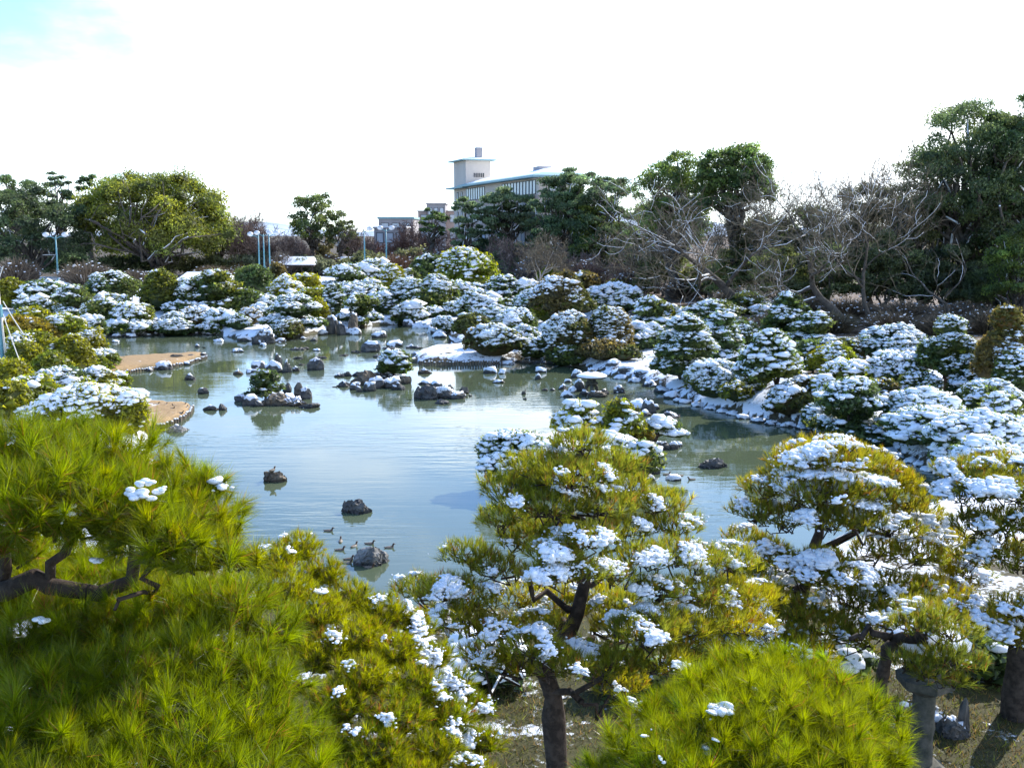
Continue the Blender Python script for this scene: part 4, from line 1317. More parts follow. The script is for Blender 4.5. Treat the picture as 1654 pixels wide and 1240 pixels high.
for i, (x, b, t, w, hu, lab) in enumerate((
        (200, 447, 410, 90, (.04, .05, .02), 'dark bush at the left foot of the great round tree'), (275, 446, 408, 110, (.05, .055, .02), 'dark olive bushes under the great round tree'),
        (350, 446, 412, 80, (.055, .06, .02), 'olive bush right of the great round trunk'), (420, 445, 405, 90, (.05, .055, .03), 'dull green bush behind the three lamp posts'),
        (110, 447, 405, 90, (.03, .045, .02), 'dark bush behind the lamp post with two globes'), (500, 445, 412, 90, (.05, .055, .03), 'dull green hedge behind the snow roofed shelter'),
        (590, 446, 405, 90, (.055, .06, .025), 'olive bush behind the slim lamp posts'), (670, 447, 400, 100, (.06, .062, .025), 'olive bush behind the rusty thickets'),
        (760, 450, 395, 110, (.05, .06, .025), 'green bush under the hotel tower'), (845, 454, 392, 110, (.05, .06, .025), 'green undergrowth under the layered pine'), (940, 458, 395, 120, (.05, .06, .022), 'green undergrowth below the broad pines'),
        (1180, 490, 400, 110, (.07, .08, .025), 'yellowish undergrowth left of the leaning bare trees'), (1255, 500, 395, 110, (.065, .075, .022), 'yellowish undergrowth behind the leaning trunks'),
        (1335, 505, 385, 120, (.05, .06, .02), 'green undergrowth between the leaning bare trees'), (1425, 508, 372, 120, (.045, .055, .02), 'dark green undergrowth right of the long forked trunk'),
        (1520, 510, 395, 130, (.035, .045, .018), 'dark undergrowth beneath the very tall evergreen'), (1610, 515, 420, 120, (.04, .055, .018), 'dark undergrowth at the right edge'), (1070, 478, 400, 100, (.05, .06, .02), 'green undergrowth under the tall open tree'))):
    evergreen(x, b, t, w, lab, 300 + i, hu, tuple(c * 1.35 for c in hu), low=.03, blobs=36, dens=1.1, brow=.22, name='undergrowth_bush', cat='bush', snow_limb=False, limbs=False)
# leafless trees, nearest first
bare_tree(1205, 506, 240, (-0.55, -.1, .75), 'leaning bare tree with thick snowy limbs reaching left over the shrubs', 51, Lf=.46, r=.38, spread=.95, up=.10, snow_lv=3)
bare_tree(1375, 525, 226, (-0.62, -.1, .70), 'large bare tree leaning left with long forked trunk beside the shore path', 52, Lf=.50, r=.40, spread=.8, up=.14, snow_lv=3)
bare_tree(1412, 528, 218, (-0.45, .1, .85), 'tall fine twigged bare tree just right of the long forked one', 53, Lf=.42, r=.17, spread=.75, up=.18, snow_lv=3)
bare_tree(1545, 528, 352, (-0.66, -.1, .60), 'slender bare tree with bright white limbs sweeping left', 54, Lf=.62, r=.17, spread=.7, up=.03, kids=(2, 3), maxl=3, snow_lv=2)
bare_tree(1480, 522, 398, (-0.95, -.2, .40), 'low bare limb arching left just above the shrubs', 55, Lf=.9, r=.15, spread=.6, up=.05, kids=(2, 3), maxl=3, snow_lv=2)
bare_tree(1290, 500, 244, (-0.2, .1, .9), 'thin grey bare tree behind the large leaning one', 56, Lf=.42, r=.17, spread=.75, up=.2, snow_lv=2)
bare_tree(1330, 500, 236, (0.15, .1, .95), 'upright bare tree with a dense fan of twigs before the sky', 57, Lf=.42, r=.18, spread=.75, up=.2)
bare_tree(1460, 505, 215, (0.1, .1, .95), 'bare tree under the left side of the very tall evergreen', 58, Lf=.42, r=.2, spread=.7, up=.2)
bare_tree(1545, 505, 190, (0.05, .1, .95), 'bare tree tangled inside the very tall dark evergreen', 59, Lf=.42, r=.2, spread=.75, up=.18)
bare_tree(1225, 492, 252, (.1, .1, .95), 'bare tree rising right of the flat spreading crown', 60, Lf=.42, r=.16, spread=.75, up=.2)
bare_tree(1150, 486, 310, (-.1, .1, .95), 'bare tree between the two tall open evergreens', 61, Lf=.42, r=.22, spread=.75, up=.2)
bare_tree(1040, 475, 318, (.1, 0, .95), 'bare tree at the right flank of the broad pines', 62, Lf=.42, r=.2, spread=.75, up=.2)
bare_tree(868, 470, 372, (-.12, 0, .95), 'small pale barked tree with a crooked white trunk behind the big shrubs', 63, bark='bark_pale', Lf=.5, r=.20, spread=.8, up=.1, snow_lv=1)
bare_tree(885, 465, 368, (.12, 0, .95), 'small pale barked tree right of the crooked white trunk', 64, bark='bark_pale', Lf=.5, r=.16, spread=.8, up=.1, snow_lv=1)
for i, (x, b, t, r_, lab) in enumerate((
        (655, 440, 352, .22, 'pale bare tree before the low office block'), (688, 442, 350, .24, 'pale barked bare tree left of the reddish one'),
        (722, 444, 352, .26, 'reddish bare tree with pale forked trunks under the hotel tower'), (750, 446, 368, .22, 'low bare tree with white trunks right of the reddish one'),
        (640, 440, 380, .16, 'low orange brown bare tree behind the shrubs'), (605, 440, 372, .16, 'pale forked bare tree between the two slim lamp posts'))):
    bare_tree(x, b, t, (.05 * (-1) ** i, 0, .95), lab, 70 + i, bark='bark_pale', Lf=.4, r=r_, spread=.85, up=.12, snow_lv=1, twigcol=(0.22, 0.125, 0.09), kids=(5, 6))
for i, (x, b, t, lab) in enumerate((
        (385, 444, 335, 'tall pale bare tree right of the great round tree'), (405, 444, 330, 'tall white stemmed bare tree behind the three lamp posts'),
        (440, 444, 342, 'bare tree with dark twigs right of the three lamp posts'), (462, 444, 372, 'low bare tree left of the snow roofed shelter'),
        (487, 444, 384, 'low bare cherry tree above the snow roofed shelter'), (585, 442, 352, 'bare tree above the small shelter'),
        (820, 452, 372, 'brown bare tree below the layered pine'), (850, 455, 378, 'brown bare tree left of the dark evergreen clump'), (905, 458, 385, 'brown bare tree under the bushy pine'),
        (430, 444, 385, 'brownish bare tree at the foot of the lamp posts'), (780, 450, 395, 'bare brown tree beside the footbridge'),
        (1005, 470, 400, 'brown twiggy tree before the drooping dark evergreen'), (940, 462, 400, 'brown twiggy tree before the yellow green evergreen'))):
    bare_tree(x, b, t, (.04 * (-1) ** i, 0, .97), lab, 90 + i, bark='bark_grey', Lf=.36, r=.17, spread=.8, up=.2, snow=i % 2 == 0, snow_lv=1, twigcol=(0.19, 0.135, 0.11), kids=(5, 7))
for i, (x, b, t, w, col, lab) in enumerate((
        (28, 458, 408, 90, (.17, .125, .085), 'reddish leafless bush at the left edge beside the snowy lawn'), (140, 462, 414, 110, (.16, .125, .09), 'leafless bush behind the lamp post with two globes'),
        (218, 462, 430, 70, (.15, .115, .08), 'brown bush at the left foot of the great round tree'), (345, 452, 424, 80, (.17, .125, .075), 'russet bush behind the long low snow roof'),
        (395, 446, 420, 60, (.24, .17, .07), 'straw coloured bush below the tall bare trees'), (458, 446, 400, 70, (.16, .125, .09), 'dull brown bush left of the snow roofed shelter'),
        (535, 444, 405, 60, (.15, .11, .08), 'brown bush between the two snow roofed shelters'), (600, 446, 405, 60, (.17, .12, .07), 'brown bush behind the two slim lamp posts'),
        (640, 450, 402, 90, (.22, .12, .07), 'orange brown bush left of the olive tree mound'), (690, 448, 395, 90, (.22, .125, .09), 'rust coloured bush beneath the pale forked trees'),
        (745, 450, 398, 80, (.18, .12, .09), 'brown bush below the hotel tower'), (815, 452, 398, 90, (.16, .115, .095), 'brown thicket behind the footbridge'),
        (880, 458, 392, 110, (.16, .115, .09), 'wide brown thicket behind the olive shrubs'), (950, 464, 410, 110, (.15, .105, .085), 'brown thicket under the sunlit evergreen'),
        (1030, 474, 425, 110, (.15, .11, .095), 'brown thicket under the drooping dark evergreen'), (1110, 482, 440, 100, (.15, .11, .08), 'snow flecked thicket around the low snowy limb'),
        (1200, 498, 458, 130, (.17, .13, .08), 'reddish brown thicket behind the layered shrubs'), (1290, 506, 468, 130, (.17, .13, .08), 'brown thicket at the foot of the leaning bare trees'),
        (1370, 512, 474, 110, (.17, .125, .08), 'brown thicket behind the big leaning trunk'), (1460, 516, 478, 130, (.16, .12, .08), 'dark brown thicket under the white limbs'),
        (1265, 532, 492, 110, (.16, .12, .08), 'low brown thicket on the open ground before the leaning trunks'), (1345, 536, 496, 110, (.14, .115, .07), 'low olive brown thicket beside the long forked trunk'),
        (1440, 538, 494, 120, (.15, .115, .075), 'low brown thicket behind the broad snowy dome shrub'), (1520, 540, 498, 110, (.14, .11, .075), 'low dark thicket behind the upright two tier pine'), (1590, 538, 490, 100, (.13, .105, .07), 'low dark thicket behind the orange tinged pine'),
        (1560, 516, 482, 130, (.15, .115, .08), 'dark thicket at the right below the tallest trees'))):
    thicket(x, b, t, w, lab, 120 + i, col, n=1100, snow=.05)
# ------------------------------------------------------------------ pruned shrubs and small pines on the banks
SH = []
def S(zone, rows):
    for r in rows:
        px, base, top, w, hue, snow, shape = r[:7]
        kw = dict(r[7]) if len(r) > 7 else {}
        lab = kw.pop('label', None)
        o = shrub(px, base, top, w, hue, snow, shape, **kw)
        SH.append((zone, px, base, w, hue, snow, shape, lab, o))

S('on the far left bank', [
    (18, 500, 452, 50, 'y', 0, 'd'), (76, 502, 455, 66, 'g', .3, 'd'), (62, 508, 478, 56, 'g', .7, 'm'), (120, 514, 462, 64, 'g', .5, 'p'),
    (184, 494, 437, 80, 'g', .5, 'd', dict(label='tall dome shaped dark pine with broken snow, highest on the far left bank')), (165, 526, 485, 56, 'g', .8, 'd'), (210, 527, 489, 58, 'h', .65, 'd'), (234, 520, 492, 30, 'g', .6, 'm'),
    (263, 502, 436, 54, 'h', .2, 'd'), (306, 503, 452, 46, 'g', .5, 'd'), (352, 505, 440, 76, 'h', .6, 'p'), (397, 503, 468, 62, 'h', .65, 'd'), (330, 505, 470, 60, 'g', .45, 'p'),
    (285, 541, 515, 58, 'g', .95, 'm'), (282, 528, 505, 34, 'g', .95, 'm'), (318, 524, 498, 46, 'o', .85, 'm'), (361, 527, 503, 48, 'g', .9, 'm'), (404, 526, 498, 32, 'o', .6, 'd'),
    (340, 537, 521, 30, 'g', .85, 'm'), (420, 520, 492, 32, 'g', .8, 'd'), (145, 545, 513, 40, 'g', .8, 'm'), (205, 535, 522, 60, 'g', .75, 'm'), (235, 533, 518, 34, 'g', .7, 'm'),
    (413, 482, 425, 56, 'g', 0, 'd', dict(label='round plain green bush without snow behind the snowy domes')), (450, 480, 424, 30, 'o', 0, 'd'), (464, 490, 447, 48, 'y', .35, 'd'), (495, 485, 440, 46, 'y', .3, 'd'),
    (436, 505, 478, 30, 'g', .8, 'm'), (476, 531, 477, 92, 'g', .78, 'p', dict(label='broad snowy layered pine with green right flank above the rocks')), (508, 508, 463, 56, 'y', .4, 'd'), (512, 524, 480, 32, 'y', .1, 'd'), (466, 546, 516, 46, 'o', .4, 'd', dict(label='olive dome shrub beside the big snow covered rock')),
    (540, 515, 460, 28, 'g', .7, 'd'), (536, 490, 468, 34, 'g', .8, 'm'), (490, 443, 427, 30, 'g', .6, 'd'),
    (255, 500, 480, 40, 'g', .2, 'm'), (385, 532, 510, 34, 'g', .8, 'm'), (180, 505, 478, 50, 'g', .5, 'm'), (300, 508, 487, 54, 'g', .2, 'm'), (345, 503, 487, 50, 'g', .3, 'm'),
])
S('on the far middle bank', [
    (558, 472, 429, 66, 'g', .65, 'p'), (604, 468, 423, 58, 'g', .75, 'd'), (634, 472, 425, 30, 'y', .55, 'd'), (576, 488, 456, 76, 'g', .85, 'm'), (600, 486, 452, 36, 'y', .6, 'd'),
    (581, 523, 477, 64, 'g', .72, 'p', dict(label='layered dark pine under snow behind the standing stones')), (620, 507, 474, 42, 'g', .75, 'd'), (660, 465, 437, 30, 'g', .8, 'm'),
    (690, 458, 413, 48, 'g', .45, 'd'), (754, 468, 403, 80, 'y', .22, 'd', dict(label='large olive green dome tree with little snow, highest in the middle')), (776, 462, 424, 40, 'h', .6, 'd'), (664, 503, 450, 60, 'g', .7, 'd'), (708, 505, 447, 56, 'h', .62, 'd'), (690, 508, 468, 70, 'g', .35, 'd'),
    (661, 524, 492, 46, 'g', .8, 'm'), (644, 500, 468, 30, 'g', .8, 'd'), (745, 488, 456, 40, 'g', .8, 'd'), (772, 516, 472, 62, 'g', .88, 'm'), (812, 480, 448, 62, 'g', .7, 'p'), (770, 480, 460, 34, 'g', .7, 'm'),
    (816, 508, 482, 42, 'h', .6, 'd'), (850, 480, 456, 46, 'g', .85, 'm'), (858, 515, 467, 50, 'g', .85, 'd'), (833, 540, 499, 60, 'g', .88, 'd'), (800, 528, 494, 50, 'g', .9, 'm'),
    (762, 546, 507, 52, 'o', .4, 'd'), (797, 573, 523, 76, 'o', .82, 'm', dict(label='wide snow covered shrub above the stake edged point')), (848, 560, 528, 44, 'g', .85, 'd'), (700, 512, 498, 30, 'g', .7, 'm'), (640, 500, 480, 30, 'g', .7, 'm'), (735, 510, 488, 34, 'g', .8, 'm'), (782, 560, 530, 36, 'o', .7, 'm'), (720, 535, 512, 34, 'g', .9, 'm'),
])
S('on the middle right bank', [
    (906, 520, 443, 84, 'o', .45, 'd', dict(label='big olive brown dome shrub speckled with snow at the bend')), (942, 470, 442, 40, 'o', .35, 'd'), (888, 466, 433, 36, 'y', 0, 'd', dict(label='small bright yellow green bush on top of the far shrubs')), (990, 505, 460, 86, 'g', .93, 'm', dict(label='long dome shrub under a thick white snow cap')), (1006, 474, 452, 46, 'y', 0, 'd'),
    (882, 522, 480, 40, 'y', .05, 'd'), (917, 578, 507, 72, 'o', .78, 'd'), (985, 570, 498, 68, 'o', .5, 'd'), (1052, 528, 483, 66, 'g', .55, 'p'), (1045, 560, 524, 54, 'g', .92, 'm'), (866, 577, 547, 42, 'g', .75, 'm'),
    (977, 580, 549, 66, 'o', .4, 'm'), (915, 590, 556, 60, 'g', .12, 'm'), (1008, 582, 560, 40, 'o', .35, 'm'), (1105, 612, 510, 92, 'g', .68, 'p', dict(label='large dark layered pine with many snowy tiers at the shore bend')), (1156, 530, 487, 86, 'g', .75, 'p'), (1163, 582, 508, 66, 'g', .6, 'p'),
    (1209, 508, 472, 58, 'g', .7, 'd'), (1240, 520, 495, 40, 'g', .75, 'm'), (1271, 548, 478, 72, 'h', .5, 'p'), (1313, 558, 507, 70, 'g', .62, 'p'), (1082, 515, 492, 34, 'g', .8, 'm'), (1110, 525, 500, 40, 'y', .3, 'd'),
    (1030, 565, 540, 36, 'g', .8, 'm'), (1200, 560, 520, 44, 'g', .6, 'd'),
])
S('on the right bank', [
    (1150, 640, 582, 76, 'g', .8, 'm', dict(label='low snowy spreading shrub left of the single red trunk pine')), (1125, 625, 592, 34, 'g', .75, 'm'), (1212, 630, 598, 50, 'h', .6, 'm'), (1190, 648, 618, 44, 'h', .6, 'm'), (1307, 602, 551, 50, 'g', .7, 'd'), (1345, 608, 556, 66, 'y', .3, 'd'), (1370, 625, 586, 78, 'y', .4, 'd'),
    (1270, 670, 620, 58, 'o', .75, 'd'), (1300, 645, 606, 44, 'o', .7, 'm'), (1438, 583, 525, 98, 'g', .85, 'm', dict(label='broad dome shrub with a smooth snowy top before the bare trees')), (1446, 622, 570, 88, 'g', .78, 'd'), (1368, 588, 545, 52, 'o', .4, 'm'), (1332, 580, 546, 40, 'g', .5, 'm'),
    (1372, 712, 615, 136, 'g', .6, 'p', dict(label='wide dark layered pine overhanging the water on the right bank')), (1488, 692, 627, 110, 'g', .88, 'd'), (1500, 712, 660, 120, 'g', .95, 'm', dict(label='snow laden low pine spreading over the dark shore')), (1578, 735, 664, 146, 'g', .93, 'm', dict(label='widest snow laden shrub near the right edge')), (1598, 676, 616, 92, 'h', .72, 'd'), (1610, 688, 640, 50, 'g', .7, 'm'),
    (1638, 664, 562, 60, 'h', .4, 'd', dict(label='tall green shrub with snow on its left side cut by the right edge')), (1535, 752, 714, 48, 'g', .9, 'm'), (1588, 778, 710, 92, 'g', .98, 'm', dict(label='smooth white snow dome just behind the right edge pine')), (1602, 602, 570, 36, 'y', .05, 'd'), (1560, 640, 598, 50, 'g', .5, 'm'), (1330, 650, 610, 44, 'y', .5, 'd'), (1420, 650, 612, 50, 'o', .6, 'm'),
    (1325, 690, 650, 50, 'g', .75, 'm'), (1640, 720, 680, 50, 'g', .85, 'm'), (1485, 640, 600, 60, 'g', .4, 'm'),
])
S('on the near left bank', [
    (54, 532, 497, 54, 'y', .1, 'm'), (102, 555, 508, 56, 'y', .3, 'd'), (42, 556, 511, 80, 'O', .06, 'm', dict(label='orange yellow mound pine behind the guy ropes')), (118, 552, 512, 44, 'y', .45, 'd'), (56, 592, 537, 80, 'y', .04, 'd'), (43, 602, 556, 52, 'y', 0, 'd'),
    (114, 606, 545, 68, 'y', .28, 'd'), (146, 578, 534, 46, 'y', .5, 'd'), (166, 590, 567, 52, 'h', .75, 'm'), (18, 642, 577, 58, 'y', .02, 'd'), (86, 614, 569, 56, 'y', .05, 'd'), (100, 638, 592, 68, 'g', .8, 'd', dict(label='dark round shrub under fresh snow among the yellow hedge pines')), (156, 632, 596, 52, 'y', .78, 'd'),
    (188, 632, 602, 36, 'y', .8, 'd'), (54, 668, 609, 76, 'y', .2, 'd'), (150, 692, 620, 140, 'y', .56, 'm', dict(label='long mound pine heaped with snow above the lower brown spit')), (88, 682, 647, 100, 'y', .6, 'm'), (18, 680, 617, 60, 'y', .02, 'd'), (214, 702, 640, 42, 'y', .45, 'd'),
    (130, 600, 575, 40, 'y', .2, 'd'), (20, 570, 530, 50, 'y', 0, 'd'), (180, 690, 655, 70, 'y', .4, 'd'), (128, 640, 610, 40, 'y', .3, 'd'), (150, 600, 578, 44, 'y', .2, 'd'),
])

def ordinal(k):
    return ['first', 'second', 'third', 'fourth', 'fifth', 'sixth', 'seventh', 'eighth', 'ninth', 'tenth', 'eleventh', 'twelfth'][k] if k < 12 else f'{k+1}th'
def label_shrubs():
    hue = {'g': 'dark green', 'y': 'yellow green', 'o': 'olive brown', 'h': 'mid green', 'O': 'orange yellow'}
    shp = {'d': 'dome shrub', 'm': 'mound shrub', 'p': 'layered pine'}
    groups = {}
    for z, px, base, w, h, sn, s, lab, o in SH:
        o['group'] = 'pruned shrubs and pines ' + z
        if lab:
            o['label'] = lab; continue
        st = 'snowless' if sn < .04 else 'snow flecked' if sn < .25 else 'partly snowy' if sn < .56 else 'snow covered' if sn < .77 else 'snow laden'
        size = 'tiny' if w < 36 else 'small' if w < 52 else 'broad' if w > 76 else ''
        d = f'{size} {st} {hue[h]} {shp[s]} {z}'.strip()
        groups.setdefault(d, []).append((px, o))
    for d, l in groups.items():
        l.sort(key=lambda e: e[0])
        for k, (px, o) in enumerate(l):
            o['label'] = d if len(l) == 1 else f'{d}, {ordinal(k)} from left'
label_shrubs()

# single pines with clear trunks on the right bank and the islets: tiers carried by a visible trunk
shrub(1240, 645, 537, 92, 'h', .62, 'p', 'single spreading pine with a bare reddish trunk before the snowy slope', 4001, 'spreading_pine', 'pine tree', trunk=True)
shrub(1528, 630, 513, 84, 'h', .6, 'p', 'upright two tier pine with a visible trunk right of the broad domes', 4002, 'upright_pine', 'pine tree', trunk=True)
shrub(1618, 650, 498, 84, 'P', .05, 'p', 'sparse orange tinged pine with a crooked snowy branch near the right edge', 4003, 'orange_pine', 'pine tree', trunk=True)
shrub(428, 645, 600, 50, 'g', .5, 'p', 'small bonsai like layered pine on the left rock islet', 4004, 'islet_pine', 'pine tree', dz=.2)
shrub(637, 614, 566, 42, 'h', .5, 'd', 'small round snowy shrub on top of the middle rock islet', 4005, 'islet_shrub', 'shrub', dz=.3)
shrub(846, 775, 694, 122, 'g', .72, 'm', 'dark shrub with a smooth white snow top on the near islet', 4006, 'islet_shrub', 'shrub')
shrub(935, 722, 652, 74, 'y', .5, 'p', 'small yellow green pine on the near islet behind the big pine', 4007, 'islet_pine', 'pine tree', trunk=True)
shrub(1000, 722, 648, 72, 'y', .38, 'p', 'thin yellow pine leaning right on the near islet', 4008, 'islet_pine', 'pine tree', trunk=True)
shrub(1030, 772, 716, 64, 'g', .85, 'd', 'snow smothered low shrub at the right tip of the near islet', 4009, 'islet_shrub', 'shrub')
shrub(975, 752, 702, 70, 'g', .9, 'm', 'snowy low cover between the pines on the near islet', 4010, 'islet_shrub', 'shrub')
shrub(1035, 712, 680, 34, 'O', .1, 'd', 'orange tinged sprig beside the thin yellow pine on the near islet', 4011, 'islet_shrub', 'shrub')
def leaning_pine():
    P = hit(1030, 722)
    rng = np.random.default_rng(77)
    root = thing('leaning_pine', 'tiny leaning pine with two snow capped pads reaching over the water', 'pine tree', P)
    a = at_y(1068, 688, P[1] - .3); b = at_y(1090, 702, P[1] - .5); mp = m_per_px(P)
    mb, sn = clump_crown(rng, [(a, (26 * mp, 22 * mp, 8 * mp)), (b, (17 * mp, 14 * mp, 6 * mp))], .13, HUE['h'][0], .98, 5)
    mb.build('crown', M['leaf'], root, kind='stuff'); sn.build('snow', M['snow'], root, smooth=True, kind='stuff')
    t = MB(); t.tube(curve(P - np.array((0, 0, .2)), a - np.array((0, 0, .15)), -.12, .2, 8, rng), np.linspace(.10, .05, 8), 6); t.tube(curve(a - np.array((.2, 0, .25)), b, -.1, .2, 5, rng), np.linspace(.05, .03, 5), 5)
    t.build('trunk', M['bark'], root, smooth=True)
leaning_pine()

# ------------------------------------------------------------------ the near pines
def C_(px, py, y):
    return at_y(px, py, y)

# A: tall many tiered pine in the middle
def pine_a():
    y0 = 12.6
    b = at_y(900, 1238, y0); b[2] = float(ground_z(b[0], b[1])[0])
    p = Pine('pine_tree', 'tall snow dusted black pine with open dark branches in the middle foreground', b, 501, 28, .135, .0068, 1, .090, (0.23, 0.215, 0.014), (0.13, 0.15, 0.016), dead=.06, snow_r=(.026, .060), up=.75)
    tk = [b - np.array((0, 0, .3)), C_(895, 1150, 12.6), C_(880, 1075, 12.6), C_(925, 1010, 12.6), C_(950, 930, 12.7), C_(915, 850, 12.8), C_(925, 770, 12.9), C_(935, 730, 12.9)]
    p.trunk(tk, .17, .05)
    for a, e, r in ((C_(885, 1095, 12.6), C_(765, 1000, 12.1), .075), (C_(900, 1050, 12.6), C_(1070, 965, 12.4), .085), (C_(935, 985, 12.6), C_(830, 915, 12.5), .06), (C_(880, 1120, 12.6), C_(1010, 1050, 11.8), .055), (C_(940, 940, 12.7), C_(1040, 870, 12.9), .05)):
        p.extra.append((curve(a, e, -.14, .7, 10, p.rng), np.linspace(r, r * .4, 10)))
    P = [  # px, py, half width px, depth, snow
        (935, 716, 52, 12.9, .06), (880, 752, 62, 12.7, .10), (980, 752, 60, 12.9, .10), (925, 772, 70, 12.3, .12), (835, 790, 60, 12.6, .05), (1010, 790, 48, 13.1, .12),
        (815, 838, 46, 12.6, .06), (880, 815, 70, 12.2, .14), (965, 815, 62, 12.3, .16), (1060, 812, 52, 13.2, .10), (1085, 850, 52, 13.0, .14), (910, 860, 64, 12.6, .10), (1000, 855, 56, 12.8, .14),
        (758, 898, 48, 12.5, .04), (800, 918, 46, 12.3, .06), (848, 870, 48, 12.6, .05),
        (952, 872, 46, 11.6, .62), (897, 895, 48, 11.5, .66), (880, 930, 48, 11.3, .62), (935, 925, 46, 11.4, .52), (985, 925, 44, 11.7, .50), (1035, 900, 52, 12.1, .28),
        (1085, 895, 52, 12.2, .55), (1130, 905, 50, 12.6, .42), (1180, 905, 50, 13.0, .42), (1055, 950, 46, 12.0, .36), (1130, 955, 58, 12.4, .14), (1185, 960, 52, 12.8, .10),
        (720, 955, 54, 12.0, .42), (770, 968, 44, 11.8, .60), (675, 950, 42, 12.4, .22), (745, 1000, 48, 11.5, .48), (800, 1018, 46, 11.3, .34),
        (900, 985, 58, 13.4, .2), (960, 962, 58, 13.6, .12), (1005, 1012, 56, 13.2, .2), (842, 965, 48, 13.0, .3), (945, 1058, 48, 11.6, .35), (1065, 1065, 56, 11.4, .15), (870, 1010, 44, 12.0, .42), (1000, 1100, 48, 12.4, .1), (700, 1000, 44, 12.4, .4),
        (865, 1045, 52, 10.9, .50), (1035, 1020, 62, 11.2, .52), (1060, 1005, 50, 11.6, .42), (915, 1075, 48, 10.8, .34), (985, 1075, 50, 11.3, .12), (835, 1075, 40, 11.2, .22), (1000, 980, 44, 12.6, .2), (1105, 1010, 50, 11.8, .3),
        (1150, 1000, 56, 12.2, .16), (1205, 1010, 54, 12.6, .10), (1120, 1050, 50, 11.8, .12), (1220, 965, 50, 13.4, .22), (790, 1060, 44, 11.2, .2),
    ]
    for px, py, r, y, s in P:
        c = C_(px, py, y); mp = m_per_px(c)
        p.pad(c, r * mp, r * mp * p.rng.uniform(.36, .46), s, n_twig=12)
    return p.finish()

def pine_b():
    y0 = 16.4
    b = at_y(1292, 1050, y0); b[2] = float(ground_z(b[0], b[1])[0])
    p = Pine('pine_tree', 'broad domed pine topped with heavy clumps of snow right of the tall one', b, 502, 26, .135, .0085, 1, .098, (0.24, 0.205, 0.012), (0.125, 0.14, 0.014), dead=.06, snow_r=(.042, .088), up=.75)
    p.trunk([b - np.array((0, 0, .3)), C_(1288, 980, 16.4), C_(1300, 930, 16.4), C_(1315, 880, 16.4), C_(1330, 830, 16.5), C_(1340, 770, 16.5)], .22, .06)
    P = [(1335, 740, 78, 16.6, .30), (1285, 765, 50, 16.5, .16), (1395, 752, 62, 16.8, .34), (1300, 748, 60, 16.0, .42), (1350, 745, 60, 15.8, .58), (1330, 795, 78, 15.5, .78), (1290, 800, 46, 15.7, .48), (1395, 795, 56, 15.7, .62), (1440, 775, 50, 16.8, .22), (1460, 810, 58, 16.6, .20),
         (1240, 790, 50, 16.4, .10), (1220, 828, 44, 16.2, .28), (1265, 840, 50, 15.8, .26), (1335, 842, 50, 15.2, .45), (1380, 838, 54, 15.2, .62), (1435, 850, 54, 16.0, .22), (1490, 838, 50, 16.9, .28), (1525, 870, 48, 17.0, .22),
         (1235, 885, 42, 16.0, .32), (1205, 870, 36, 16.4, .20), (1270, 908, 40, 15.6, .50), (1335, 905, 46, 15.3, .48), (1362, 930, 50, 15.1, .66), (1320, 935, 42, 15.0, .35), (1420, 890, 52, 16.2, .20), (1480, 895, 54, 16.4, .16), (1540, 910, 44, 16.8, .22), (1450, 945, 56, 15.8, .14), (1510, 950, 50, 16.2, .30), (1545, 965, 40, 16.2, .28),
         (1400, 960, 46, 15.4, .16), (1235, 960, 44, 15.2, .50), (1205, 930, 46, 15.6, .30), (1290, 985, 44, 14.9, .05), (1430, 1000, 44, 15.0, .2), (1360, 1005, 40, 14.9, .1), (1200, 985, 54, 15.0, .3), (1250, 1015, 54, 14.6, .2), (1320, 1010, 56, 14.8, .1), (1395, 1030, 50, 14.6, .15), (1180, 1030, 56, 14.4, .25), (1290, 1050, 60, 14.0, .12), (1460, 975, 56, 15.6, .25), (1530, 1000, 50, 15.6, .3), (1370, 965, 56, 15.8, .3), (1240, 930, 50, 16.2, .4), (1560, 930, 44, 16.6, .4)]
    for px, py, r, y, s in P:
        c = C_(px, py, y); mp = m_per_px(c)
        p.pad(c, r * mp, r * mp * p.rng.uniform(.38, .48), s, n_twig=10)
    return p.finish()

def pine_c():
    y0 = 14.6
    b = at_y(1640, 1125, y0); b[2] = float(ground_z(b[0], b[1])[0])
    p = Pine('pine_tree', 'dark snowy pine cut off by the right edge with thick leaning trunk', b, 503, 26, .13, .0085, 1, .095, (0.17, 0.165, 0.014), (0.085, 0.11, 0.016), dead=.05, snow_r=(.042, .085), up=.75)
    p.trunk([b - np.array((0, 0, .3)), C_(1645, 1060, 14.6), C_(1668, 980, 14.7), C_(1690, 900, 14.8), C_(1690, 800, 15.0)], .24, .08)
    P = [(1565, 765, 54, 15.6, .55), (1610, 748, 46, 16.0, .42), (1645, 765, 50, 15.6, .35), (1600, 790, 56, 15.0, .58), (1645, 800, 50, 14.8, .62), (1555, 800, 46, 15.2, .42), (1700, 790, 60, 15.0, .5), (1620, 845, 60, 14.8, .10), (1580, 850, 44, 15.0, .08), (1660, 850, 46, 14.5, .4), (1600, 890, 44, 14.6, .30), (1640, 910, 46, 14.2, .14), (1570, 900, 34, 15.0, .25),
         (1565, 985, 42, 14.4, .50), (1600, 1005, 46, 14.0, .60), (1645, 985, 46, 13.8, .66), (1635, 1030, 36, 13.6, .42), (1545, 985, 36, 14.8, .3), (1690, 900, 60, 14.8, .4), (1700, 1000, 60, 14.2, .4)]
    for px, py, r, y, s in P:
        c = C_(px, py, y); mp = m_per_px(c)
        p.pad(c, r * mp, r * mp * p.rng.uniform(.38, .48), s, n_twig=8)
    return p.finish()

